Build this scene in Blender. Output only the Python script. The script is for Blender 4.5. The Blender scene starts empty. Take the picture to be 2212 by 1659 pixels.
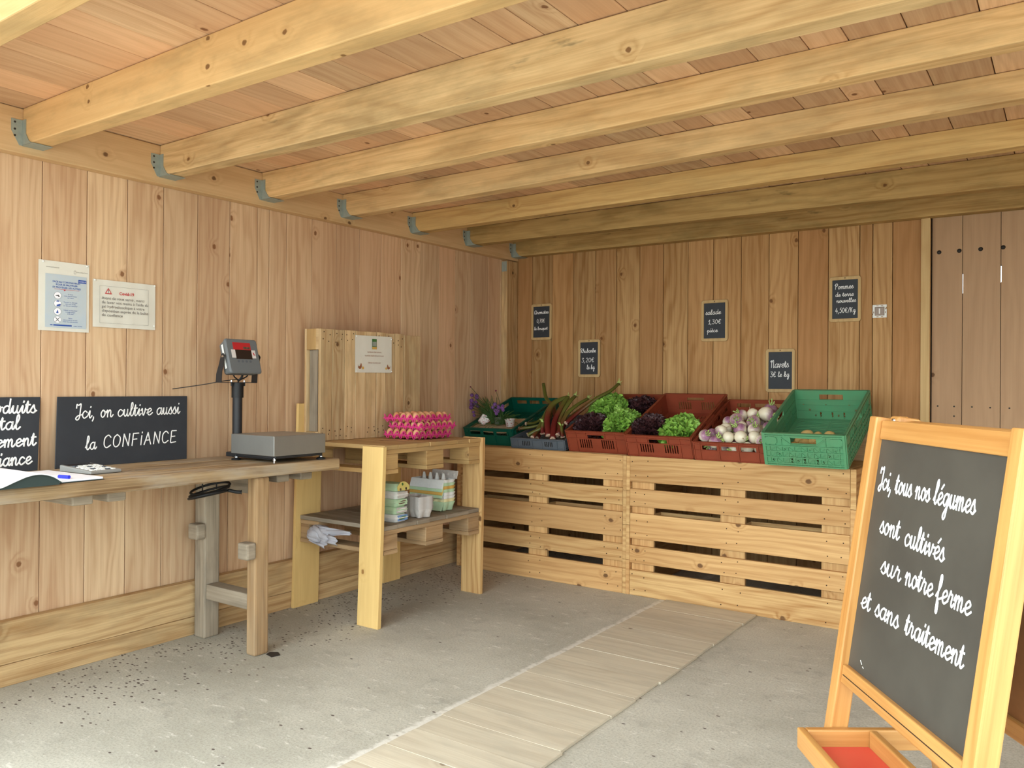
import bpy, bmesh, math, random
from mathutils import Vector, Matrix, noise as mnoise

random.seed(7)
S = bpy.context.scene
COL = S.collection
PI = math.pi
R = math.radians

# ------------------------------------------------------------------ camera
F_PX, IMG_W = 1744.02, 2212.0
YAW, PITCH, ROLL = R(34.8128), R(0.1674), R(0.4117)
fw = Vector((-math.sin(YAW) * math.cos(PITCH), math.cos(YAW) * math.cos(PITCH), math.sin(PITCH)))
rt0 = Vector((math.cos(YAW), math.sin(YAW), 0))
up0 = rt0.cross(fw)
rt = rt0 * math.cos(ROLL) + up0 * math.sin(ROLL)
up = up0 * math.cos(ROLL) - rt0 * math.sin(ROLL)
cam_data = bpy.data.cameras.new('camera')
cam = bpy.data.objects.new('camera', cam_data)
COL.objects.link(cam)
cm = Matrix.Identity(4)
for i in range(3):
    cm[i][0], cm[i][1], cm[i][2] = rt[i], up[i], -fw[i]
cm.translation = (3.4852, -5.0013, 1.1956)
cam.matrix_world = cm
cam_data.sensor_fit = 'HORIZONTAL'
cam_data.sensor_width = 36.0
cam_data.lens = 36.0 * F_PX / IMG_W
cam_data.clip_start = 0.05
S.camera = cam

# ------------------------------------------------------------------ sky, sun, exposure
W = bpy.data.worlds.new('sky')
S.world = W
W.use_nodes = True
wn = W.node_tree
wn.nodes['Background'].inputs['Color'].default_value = (0.86, 0.99, 1.04, 1)
wn.nodes['Background'].inputs['Strength'].default_value = 2.35
sun_d = bpy.data.lights.new('overcast_sun', 'SUN')
sun_d.energy = 1.5
sun_d.angle = R(70)
sun_d.color = (0.94, 1.0, 1.0)
sun = bpy.data.objects.new('overcast_sun', sun_d)
COL.objects.link(sun)
sun.rotation_euler = Vector((0.30, 1.0, -0.60)).to_track_quat('-Z', 'Y').to_euler()
S.view_settings.view_transform = 'Standard'
S.view_settings.look = 'None'
S.view_settings.gamma = 1.0
S.view_settings.use_curve_mapping = False
S.view_settings.exposure = 0.98
S.cycles.use_denoising = True
S.cycles.max_bounces = 10
S.cycles.diffuse_bounces = 7


# ------------------------------------------------------------------ node helpers
def srgb(h):
    if isinstance(h, str):
        c = [int(h[i:i + 2], 16) / 255 for i in (0, 2, 4)]
    else:
        c = [v / 255 for v in h]
    return tuple(((v / 12.92) if v <= 0.04045 else ((v + 0.055) / 1.055) ** 2.4) for v in c) + (1.0,)


class NT:
    def __init__(self, name):
        self.m = bpy.data.materials.new(name)
        self.m.use_nodes = True
        self.t = self.m.node_tree
        self.b = self.t.nodes['Principled BSDF']

    def n(self, typ, **kw):
        nd = self.t.nodes.new(typ)
        ins = kw.pop('ins', {})
        for k, v in kw.items():
            setattr(nd, k, v)
        for k, v in ins.items():
            self.set(nd.inputs[k], v)
        return nd

    def set(self, sock, v):
        if isinstance(v, bpy.types.NodeSocket):
            self.t.links.new(v, sock)
        else:
            sock.default_value = v

    def math(self, op, a, b=0.0, c=0.0, clamp=False):
        nd = self.n('ShaderNodeMath', operation=op, use_clamp=clamp)
        self.set(nd.inputs[0], a)
        self.set(nd.inputs[1], b)
        if op in ('MULTIPLY_ADD', 'SMOOTH_MIN', 'COMPARE'):
            self.set(nd.inputs[2], c)
        return nd.outputs[0]

    def rng(self, v, a, b, c=0.0, d=1.0, smooth=True):
        nd = self.n('ShaderNodeMapRange', interpolation_type='SMOOTHSTEP' if smooth else 'LINEAR')
        for i, x in enumerate((v, a, b, c, d)):
            self.set(nd.inputs[i], x)
        return nd.outputs[0]

    def mix(self, f, a, b, mode='MIX'):
        nd = self.n('ShaderNodeMix', data_type='RGBA', blend_type=mode)
        self.set(nd.inputs[0], f)
        self.set(nd.inputs[6], a)
        self.set(nd.inputs[7], b)
        return nd.outputs[2]

    def vmul(self, v, k):
        nd = self.n('ShaderNodeVectorMath', operation='MULTIPLY')
        self.set(nd.inputs[0], v)
        self.set(nd.inputs[1], k)
        return nd.outputs[0]

    def vadd(self, v, k):
        nd = self.n('ShaderNodeVectorMath', operation='ADD')
        self.set(nd.inputs[0], v)
        self.set(nd.inputs[1], k)
        return nd.outputs[0]

    def noise(self, vec, scale=1.0, detail=2.0, rough=0.5):
        return self.n('ShaderNodeTexNoise', ins={'Vector': vec, 'Scale': scale, 'Detail': detail, 'Roughness': rough}).outputs[0]

    def bump(self, h, strength=0.2, dist=0.002):
        nd = self.n('ShaderNodeBump', ins={'Height': h, 'Strength': strength, 'Distance': dist})
        self.t.links.new(nd.outputs[0], self.b.inputs['Normal'])

    def out(self, col, rough=0.6, spec=0.3):
        self.set(self.b.inputs['Base Color'], col)
        self.set(self.b.inputs['Roughness'], rough)
        self.b.inputs['Specular IOR Level'].default_value = spec
        return self.m


def wood(name, light, dark, tint=None, contrast=0.6, knots=0.10, knotcol='5a3a20', rings=16.0, tone=0.22,
         dirt=0.0, dirtcol='6a6258', rough=0.72, spec=0.25, fine=130.0, kscale=7.0, knotr=0.085):
    """sawn timber: UV u runs along the grain in metres, v across it; attribute rnd differs per board"""
    k = NT(name)
    uv = k.n('ShaderNodeUVMap', uv_map='UVMap').outputs[0]
    rnd = k.n('ShaderNodeAttribute', attribute_name='rnd').outputs['Fac']
    off = k.n('ShaderNodeCombineXYZ', ins={0: k.math('MULTIPLY', rnd, 37.3), 1: k.math('MULTIPLY', rnd, 91.7), 2: k.math('MULTIPLY', rnd, 11.0)}).outputs[0]
    vec = k.vadd(uv, off)
    sep = k.n('ShaderNodeSeparateXYZ', ins={0: vec})
    warp = k.noise(k.vmul(vec, (1.1, 6.0, 1)), 1.0, 3.0)
    vor = k.n('ShaderNodeTexVoronoi', voronoi_dimensions='2D', feature='F1', ins={'Vector': k.vmul(vec, (0.8, 1, 1)), 'Scale': kscale, 'Randomness': 0.9})
    present = k.math('GREATER_THAN', k.n('ShaderNodeSeparateColor', ins={0: vor.outputs['Color']}).outputs[0], 1.0 - knots)
    wob = k.math('ADD', vor.outputs['Distance'], k.math('MULTIPLY', k.math('SUBTRACT', k.noise(k.vmul(vec, (60, 60, 1)), 1.0, 1.0), 0.5), 0.06))
    halo = k.math('MULTIPLY', present, k.rng(wob, 0.34, 0.0))
    core = k.math('MULTIPLY', present, k.rng(wob, knotr, knotr * 0.55))
    ring = k.math('ADD', k.math('MULTIPLY', sep.outputs[1], rings), k.math('ADD', k.math('MULTIPLY', warp, 5.5), k.math('MULTIPLY', halo, 1.5)))
    grow = k.math('MULTIPLY_ADD', k.math('SINE', k.math('MULTIPLY', ring, 6.283)), 0.5, 0.5)
    grow = k.math('POWER', grow, 1.8)
    fn = k.noise(k.vmul(vec, (2.0, fine, 1)), 1.0, 4.0, 0.7)
    blotch = k.noise(k.vmul(vec, (0.9, 6.0, 1)), 1.0, 2.0)
    f = k.math('ADD', k.math('MULTIPLY', grow, 0.40), k.math('ADD', k.math('MULTIPLY', k.rng(fn, 0.32, 0.68), 0.42), k.math('MULTIPLY', k.rng(blotch, 0.32, 0.68), 0.40)))
    f = k.math('ADD', k.math('MULTIPLY', f, contrast), k.math('MULTIPLY', halo, 0.22), clamp=True)
    col = k.mix(f, srgb(light), srgb(dark))
    if tint:
        r2 = k.math('FRACT', k.math('MULTIPLY', rnd, 7.13))
        col = k.mix(k.math('MULTIPLY', r2, 0.85), col, k.mix(f, srgb(tint), k.mix(0.5, srgb(tint), srgb(dark))))
    r3 = k.math('FRACT', k.math('MULTIPLY', rnd, 17.77))
    tonev = k.math('MULTIPLY_ADD', k.math('SUBTRACT', r3, 0.5), tone, 1.0)
    hs = k.n('ShaderNodeHueSaturation', ins={'Value': tonev, 'Color': col})
    col = k.mix(k.math('MULTIPLY', core, 0.85), hs.outputs[0], srgb(knotcol))
    if dirt > 0:
        dn = k.noise(k.vmul(vec, (3.0, 9.0, 1)), 1.0, 4.0, 0.65)
        col = k.mix(k.math('MULTIPLY', k.rng(dn, 0.42, 0.7), dirt), col, srgb(dirtcol))
    k.bump(k.math('ADD', fn, k.math('MULTIPLY', core, 0.8)), 0.25, 0.0015)
    return k.out(col, rough, spec)


def smudge(m, hexcol, sc_, lo, hi, amt):
    """adds stains with a shape of their own over an existing timber material"""
    t = m.node_tree
    b = t.nodes['Principled BSDF']
    src = b.inputs['Base Color'].links[0].from_socket
    uv = t.nodes.new('ShaderNodeUVMap')
    uv.uv_map = 'UVMap'
    mp = t.nodes.new('ShaderNodeVectorMath')
    mp.operation = 'MULTIPLY'
    mp.inputs[1].default_value = (sc_[0], sc_[1], 1)
    t.links.new(uv.outputs[0], mp.inputs[0])
    nz = t.nodes.new('ShaderNodeTexNoise')
    nz.inputs['Scale'].default_value = 1.0
    nz.inputs['Detail'].default_value = 5.0
    nz.inputs['Roughness'].default_value = 0.65
    t.links.new(mp.outputs[0], nz.inputs['Vector'])
    mr = t.nodes.new('ShaderNodeMapRange')
    mr.interpolation_type = 'SMOOTHSTEP'
    for i, x in ((1, lo), (2, hi), (3, 0.0), (4, amt)):
        mr.inputs[i].default_value = x
    t.links.new(nz.outputs[0], mr.inputs[0])
    mx = t.nodes.new('ShaderNodeMix')
    mx.data_type = 'RGBA'
    t.links.new(mr.outputs[0], mx.inputs[0])
    t.links.new(src, mx.inputs[6])
    mx.inputs[7].default_value = srgb(hexcol)
    t.links.new(mx.outputs[2], b.inputs['Base Color'])
    return m


def plain(name, col, rough=0.5, spec=0.4, metal=0.0, var=0.0, scale=20.0, col2=None, bump=0.0, bscale=200.0):
    k = NT(name)
    c = srgb(col)
    oc = k.n('ShaderNodeTexCoord').outputs['Object']
    if var > 0 or col2:
        nz = k.noise(oc, scale, 4.0, 0.6)
        c = k.mix(k.math('MULTIPLY', k.rng(nz, 0.35, 0.7), var or 1.0), c, srgb(col2 or '000000'))
    if bump > 0:
        k.bump(k.noise(oc, bscale, 3.0), bump, 0.001)
    k.b.inputs['Metallic'].default_value = metal
    return k.out(c, rough, spec)


# ------------------------------------------------------------------ materials
M = {}
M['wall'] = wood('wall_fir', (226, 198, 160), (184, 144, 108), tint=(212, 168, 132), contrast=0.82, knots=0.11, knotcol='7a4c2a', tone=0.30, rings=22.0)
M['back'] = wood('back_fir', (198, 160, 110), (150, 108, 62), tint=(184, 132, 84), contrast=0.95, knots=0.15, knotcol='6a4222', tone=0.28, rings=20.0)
M['ceil'] = wood('ceiling_fir', (222, 191, 152), (184, 145, 108), tint=(206, 160, 122), contrast=0.85, knots=0.07, knotcol='6b3f22', tone=0.36, rings=20.0)
M['joist'] = wood('joist_spruce', (234, 200, 146), (192, 150, 98), tint=(222, 184, 128), contrast=0.85, knots=0.11, knotcol='6e4522', tone=0.12, rings=16, dirt=0.3, dirtcol='77694a', knotr=0.07)
M['joist_smudged'] = smudge(wood('joist_smudged', (226, 196, 146), (182, 146, 98), tint=(206, 172, 122), contrast=0.85, knots=0.10, knotcol='6e4522', tone=0.10, rings=16, dirt=0.35, dirtcol='77694a', knotr=0.07), '5e5a44', (2.2, 9.0), 0.60, 0.70, 0.6)
M['joist_aged'] = smudge(wood('joist_aged', (198, 166, 108), (150, 116, 66), tint=(184, 150, 94), contrast=0.85, knots=0.10, knotcol='5e3a1c', tone=0.10, rings=16, dirt=0.4, dirtcol='6b6038', knotr=0.07), '4e4a30', (2.2, 9.0), 0.60, 0.70, 0.6)  # darker, more olive copy of the joist wood for the two rear joists
M['joist_splashed'] = smudge(wood('joist_splashed', (222, 188, 126), (182, 140, 84), tint=(206, 170, 110), contrast=0.85, knots=0.13, knotcol='5e3a20', tone=0.10, rings=16, dirt=0.2, dirtcol='77694a', knotr=0.07), 'e6dcc0', (28.0, 34.0), 0.70, 0.76, 0.8)
M['ledger'] = wood('ledger_spruce', (218, 184, 138), (182, 142, 94), contrast=0.5, knots=0.06, tone=0.08, rings=9)
M['base'] = wood('skirting_larch', (214, 182, 134), (164, 126, 82), contrast=0.95, knots=0.12, knotcol='4d3a24', tone=0.1, rings=16, dirt=0.3, dirtcol='7b7258')
M['pallet'] = wood('pallet_pine', (218, 182, 126), (166, 120, 70), tint=(202, 156, 104), contrast=0.9, knots=0.2, knotcol='5a3a22', tone=0.2, rings=24, knotr=0.105)
M['panel'] = wood('panel_pine', (228, 204, 160), (178, 140, 96), tint=(216, 186, 140), contrast=0.95, knots=0.13, tone=0.34, rings=18, dirt=0.3, dirtcol='7a684a')
M['shelfwood'] = wood('shelf_pine', (200, 166, 112), (150, 112, 68), contrast=0.6, knots=0.06, tone=0.2, dirt=0.25)
M['plank'] = wood('fresh_plank', (228, 194, 128), (194, 152, 90), contrast=0.4, knots=0.13, knotcol='8a5a2a', tone=0.06, rings=6)
M['grey'] = wood('weathered_grey', (172, 158, 138), (120, 108, 92), contrast=0.75, knots=0.06, knotcol='4a3a2a', tone=0.14, dirt=0.45, dirtcol='6d6458', rough=0.85)
M['greywarm'] = wood('weathered_warm', (190, 158, 118), (134, 102, 68), contrast=0.75, knots=0.06, tone=0.12, dirt=0.4, dirtcol='8b7d68', rough=0.82)
M['counter'] = wood('counter_oak', (182, 156, 118), (112, 86, 58), contrast=1.0, knots=0.05, tone=0.2, rings=14, dirt=0.7, dirtcol='a89c8a', rough=0.75)
M['strip'] = wood('trodden_boards', (208, 198, 176), (178, 164, 142), contrast=0.7, knots=0.06, knotcol='7a6450', tone=0.08, rings=10, dirt=0.5, dirtcol='b0a896', rough=0.85)
M['easel'] = wood('varnished_pine', (196, 146, 84), (164, 108, 52), contrast=0.75, knots=0.0, tone=0.08, rings=22, rough=0.35, spec=0.5)
M['slatewood'] = wood('slate_frame', (206, 176, 126), (170, 134, 84), contrast=0.5, knots=0.0, tone=0.1)
M['door'] = wood('door_larch', (190, 160, 126), (150, 118, 88), tint=(182, 146, 112), contrast=0.5, knots=0.06, tone=0.12)
M['hard'] = plain('hardboard', (150, 104, 62), 0.7, 0.3, var=0.3, col2=(120, 82, 46))
M['chalk'] = plain('chalkboard', (66, 62, 56), 0.5, 0.4, var=0.5, scale=5, col2=(82, 78, 70))
M['slate'] = plain('slate', (52, 55, 60), 0.6, 0.3, var=0.3, scale=12, col2=(64, 66, 70))
M['paint'] = plain('white_paint', (246, 246, 244), 0.6, 0.3)
M['paper'] = plain('paper_glossy', (226, 224, 212), 0.3, 0.5, var=0.25, scale=9, col2=(208, 204, 190))
M['sheet'] = plain('white_sheet', (244, 244, 250), 0.6, 0.3)
M['blueprint'] = plain('pale_blue_print', (190, 200, 204), 0.35, 0.5, var=0.4, scale=14, col2=(178, 196, 214))
M['blue'] = plain('blue_ink', (52, 84, 160), 0.5)
M['red_ink'] = plain('red_ink', (196, 60, 64), 0.5)
M['text'] = plain('grey_ink', (86, 84, 84), 0.6)
M['rust'] = plain('rust_ink', (150, 92, 60), 0.6)
M['zinc'] = plain('galvanised', (158, 168, 160), 0.5, 0.5, metal=0.25, var=0.4, scale=40, col2=(132, 142, 138))
M['steel'] = plain('stainless', (150, 149, 144), 0.4, 0.5, metal=0.6, var=0.3, scale=6, col2=(132, 130, 126))
M['black'] = plain('black_metal', (38, 38, 40), 0.5)
M['blackp'] = plain('black_rubber', (24, 24, 25), 0.55)
M['greyp'] = plain('grey_plastic', (104, 108, 110), 0.45, 0.4)
M['display'] = plain('display_glass', (44, 34, 30), 0.15, 0.5)
M['redp'] = plain('red_label', (180, 40, 44), 0.45)
M['label'] = plain('pale_label', (214, 208, 204), 0.5)
M['chrome'] = plain('bright_bolt', (210, 210, 210), 0.25, 0.5, metal=1.0)
M['iron'] = plain('dark_iron', (52, 48, 44), 0.6, 0.4, metal=0.5)
M['hole'] = plain('nail_head', (60, 42, 28), 0.8, 0.2)
M['gdark'] = plain('bottle_green_plastic', (4, 84, 66), 0.42, 0.45, var=0.35, scale=12, col2=(2, 62, 50))
M['gcrate'] = plain('green_plastic', (84, 146, 104), 0.42, 0.45, var=0.5, scale=14, col2=(96, 136, 98))
M['rcrate'] = plain('russet_plastic', (138, 62, 40), 0.45, 0.4, var=0.4, scale=12, col2=(116, 54, 32))
M['slategrey'] = plain('grey_crate_plastic', (88, 94, 100), 0.45, 0.4, var=0.3, scale=14, col2=(70, 74, 80))
M['pink'] = plain('pink_plastic', (214, 58, 130), 0.38, 0.45)
M['card'] = plain('kraft_card', (186, 156, 122), 0.85, 0.2, var=0.3, col2=(168, 138, 104))
M['pulp'] = plain('grey_pulp', (196, 190, 184), 0.9, 0.15, var=0.4, scale=60, col2=(172, 166, 160), bump=0.3)
M['pulpg'] = plain('green_pulp', (186, 212, 176), 0.9, 0.15, var=0.3, scale=60, col2=(164, 194, 156), bump=0.3)
M['pulpw'] = plain('white_pulp', (226, 226, 222), 0.9, 0.15, var=0.3, scale=60, col2=(204, 206, 204), bump=0.3)
M['pulpo'] = plain('ochre_pulp', (214, 172, 92), 0.9, 0.15, var=0.2, scale=60, col2=(196, 150, 74), bump=0.3)
M['pulpy'] = plain('cream_pulp', (228, 218, 168), 0.9, 0.15, var=0.2, scale=60, col2=(210, 198, 150), bump=0.3)
M['lgreen'] = plain('label_green', (72, 122, 62), 0.5, var=0.8, scale=40, col2=(28, 66, 34))
M['llime'] = plain('label_lime', (150, 160, 60), 0.5, var=0.4, scale=50, col2=(120, 128, 40))
M['lyellow'] = plain('label_yellow', (214, 200, 120), 0.5, var=0.3, scale=60, col2=(186, 160, 80))
M['lblue'] = plain('label_blue', (120, 156, 206), 0.5)
M['ldark'] = plain('label_dark', (48, 40, 34), 0.5, var=0.7, scale=60, col2=(150, 110, 90))
M['calc'] = plain('calculator_case', (150, 150, 146), 0.5)
M['rag'] = plain('cotton_rag', (186, 184, 190), 0.95, 0.1, var=0.3, scale=20, col2=(168, 164, 170), bump=0.4, bscale=300)
M['redtray'] = plain('red_laminate', (204, 74, 60), 0.35, 0.5)
M['switchw'] = plain('white_plastic', (236, 236, 230), 0.4)
M['switchg'] = plain('switch_rocker', (150, 132, 118), 0.4)
M['pot'] = plain('glazed_pot', (108, 118, 100), 0.25, 0.6, var=0.3, scale=10, col2=(88, 96, 82))
M['stem'] = plain('chive_stem', (56, 84, 34), 0.6, 0.3, var=0.5, scale=20, col2=(38, 56, 24))
M['bloom'] = plain('chive_bloom', (126, 84, 142), 0.7, 0.2, var=0.8, scale=90, col2=(76, 44, 92))
M['bud'] = plain('chive_bud', (120, 44, 62), 0.6)
M['blueplast'] = plain('blue_plastic', (40, 54, 214), 0.35)
M['green_cover'] = plain('dark_cover', (48, 62, 60), 0.5)


def mat_cup():
    k = NT('flower_print_card')
    oc = k.n('ShaderNodeTexCoord').outputs['Object']
    v = k.n('ShaderNodeTexVoronoi', ins={'Vector': oc, 'Scale': 85.0})
    f = k.rng(v.outputs['Distance'], 0.42, 0.28)
    return k.out(k.mix(k.math('MULTIPLY', f, 0.8), srgb((242, 236, 230)), srgb((196, 96, 92))), 0.5)


M['cup'] = mat_cup()


def mat_concrete():
    k = NT('worn_concrete')
    oc = k.n('ShaderNodeTexCoord').outputs['Object']
    sep = k.n('ShaderNodeSeparateXYZ', ins={0: oc})
    big = k.noise(oc, 1.1, 5.0, 0.6)
    mid = k.noise(oc, 9.0, 5.0, 0.65)
    str_ = k.noise(k.vmul(oc, (11.0, 30.0, 1)), 1.0, 5.0, 0.7)
    fine = k.noise(oc, 120.0, 3.0, 0.7)
    col = k.mix(k.rng(big, 0.3, 0.7), srgb((170, 166, 152)), srgb((200, 196, 182)))
    col = k.mix(k.math('MULTIPLY', k.rng(mid, 0.52, 0.75), 0.4), col, srgb((138, 131, 123)))
    col = k.mix(k.math('MULTIPLY', k.rng(str_, 0.57, 0.68), 0.7), col, srgb((222, 218, 206)))
    col = k.mix(k.math('MULTIPLY', k.rng(fine, 0.4, 0.7), 0.45), col, srgb((132, 126, 116)))
    # embedded dark chips, dense beside the left wall
    vor = k.n('ShaderNodeTexVoronoi', ins={'Vector': k.vadd(k.vmul(oc, (1.0, 1.8, 1)), (3.1, 1.7, 0)), 'Scale': 36.0, 'Randomness': 1.0})
    sel = k.n('ShaderNodeSeparateColor', ins={0: vor.outputs['Color']}).outputs[0]
    near = k.math('MULTIPLY', k.rng(sep.outputs[0], 0.80, 0.30), k.math('MULTIPLY', k.rng(sep.outputs[1], -3.75, -3.2), k.rng(k.noise(oc, 2.2, 4.0, 0.65), 0.34, 0.58)))
    thr = k.math('SUBTRACT', 0.988, k.math('MULTIPLY', near, 0.72))
    chip = k.math('MULTIPLY', k.math('GREATER_THAN', sel, thr), k.rng(vor.outputs['Distance'], 0.34, 0.22))
    col = k.mix(k.math('MULTIPLY', chip, 0.9), col, srgb((74, 58, 54)))
    # pale mortar edge along the boarded channel
    jig = k.math('MULTIPLY', k.math('SUBTRACT', k.noise(oc, 7.0, 5.0, 0.7), 0.5), 0.07)
    ex = k.math('ABSOLUTE', k.math('ADD', k.math('SUBTRACT', sep.outputs[0], 1.600), jig))
    band = k.math('MULTIPLY', k.rng(ex, 0.03, 0.012), k.rng(k.noise(oc, 30.0, 3.0), 0.3, 0.5))
    col = k.mix(k.math('MULTIPLY', band, 0.75), col, srgb((226, 222, 212)))
    h = k.math('ADD', k.math('MULTIPLY', str_, 0.7), k.math('ADD', k.math('MULTIPLY', mid, 0.6), k.math('MULTIPLY', fine, 0.3)))
    k.bump(h, 0.35, 0.004)
    return k.out(col, 0.88, 0.2)


M['concrete'] = mat_concrete()
M['gravel'] = plain('yard_gravel', (206, 198, 186), 0.95, 0.1, var=0.5, scale=30, col2=(178, 170, 158))


def mat_turnip():
    k = NT('turnip_skin')
    oc = k.n('ShaderNodeTexCoord').outputs['Object']
    z = k.n('ShaderNodeSeparateXYZ', ins={0: oc}).outputs[2]
    rnd = k.n('ShaderNodeObjectInfo').outputs['Random']
    nz = k.noise(oc, 40.0, 4.0, 0.6)
    h = k.math('ADD', k.math('MULTIPLY', z, 45.0), k.math('ADD', k.math('MULTIPLY', k.math('SUBTRACT', nz, 0.5), 1.6), k.math('MULTIPLY_ADD', rnd, 1.7, -1.5)))
    f = k.rng(h, -0.3, 0.7)
    purple = k.mix(k.rng(nz, 0.3, 0.7), srgb((138, 84, 122)), srgb((192, 150, 162)))
    col = k.mix(f, srgb((232, 222, 196)), purple)
    col = k.mix(k.math('MULTIPLY', k.rng(k.noise(oc, 25.0, 5.0, 0.7), 0.6, 0.75), 0.4), col, srgb((170, 138, 100)))
    return k.out(col, 0.35, 0.45)


def mat_egg():
    k = NT('egg_shell')
    rnd = k.n('ShaderNodeObjectInfo').outputs['Random']
    col = k.mix(rnd, srgb((228, 178, 136)), srgb((206, 140, 96)))
    return k.out(col, 0.5, 0.35)


def mat_rhubarb():
    k = NT('rhubarb_skin')
    uv = k.n('ShaderNodeUVMap', uv_map='UVMap').outputs[0]
    sep = k.n('ShaderNodeSeparateXYZ', ins={0: uv})
    rnd = k.n('ShaderNodeObjectInfo').outputs['Random']
    st = k.noise(k.vmul(uv, (4.0, 30.0, 1)), 1.0, 3.0)
    f = k.math('ADD', sep.outputs[0], k.math('ADD', k.math('MULTIPLY_ADD', rnd, 0.9, -0.45), k.math('MULTIPLY_ADD', st, 0.5, -0.25)))
    col = k.mix(k.rng(f, -0.05, 0.42), srgb((90, 24, 20)), srgb((84, 86, 34)))
    return k.out(col, 0.4, 0.4)


def mat_leaf(name, a, b, edge):
    k = NT(name)
    rnd = k.n('ShaderNodeAttribute', attribute_name='rnd').outputs['Fac']
    uv = k.n('ShaderNodeUVMap', uv_map='UVMap').outputs[0]
    v = k.n('ShaderNodeSeparateXYZ', ins={0: uv}).outputs[0]
    col = k.mix(rnd, srgb(a), srgb(b))
    col = k.mix(k.rng(v, 0.35, 0.0), col, srgb(edge))
    k.b.inputs['Subsurface Weight'].default_value = 0.0
    return k.out(col, 0.45, 0.35)


M['turnip'] = mat_turnip()
M['egg'] = mat_egg()
M['rhubarb'] = mat_rhubarb()
M['leafg'] = mat_leaf('green_leaf', (150, 190, 84), (92, 142, 44), (200, 216, 140))
M['leafr'] = mat_leaf('dark_red_leaf', (70, 40, 40), (40, 24, 30), (104, 70, 60))
M['stub'] = plain('leaf_stub', (158, 186, 92), 0.55, 0.3, var=0.6, scale=60, col2=(206, 214, 160))
M['cut'] = plain('pale_cut', (206, 190, 160), 0.6, 0.3, var=0.7, scale=60, col2=(178, 120, 104))
M['potato'] = plain('potato_skin', (214, 182, 116), 0.6, 0.3, var=0.6, scale=45, col2=(184, 146, 84))


# ------------------------------------------------------------------ mesh builder
def chain(o):
    m = o.matrix_basis.copy()
    while o.parent:
        o = o.parent
        m = o.matrix_basis @ m
    return m


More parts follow.
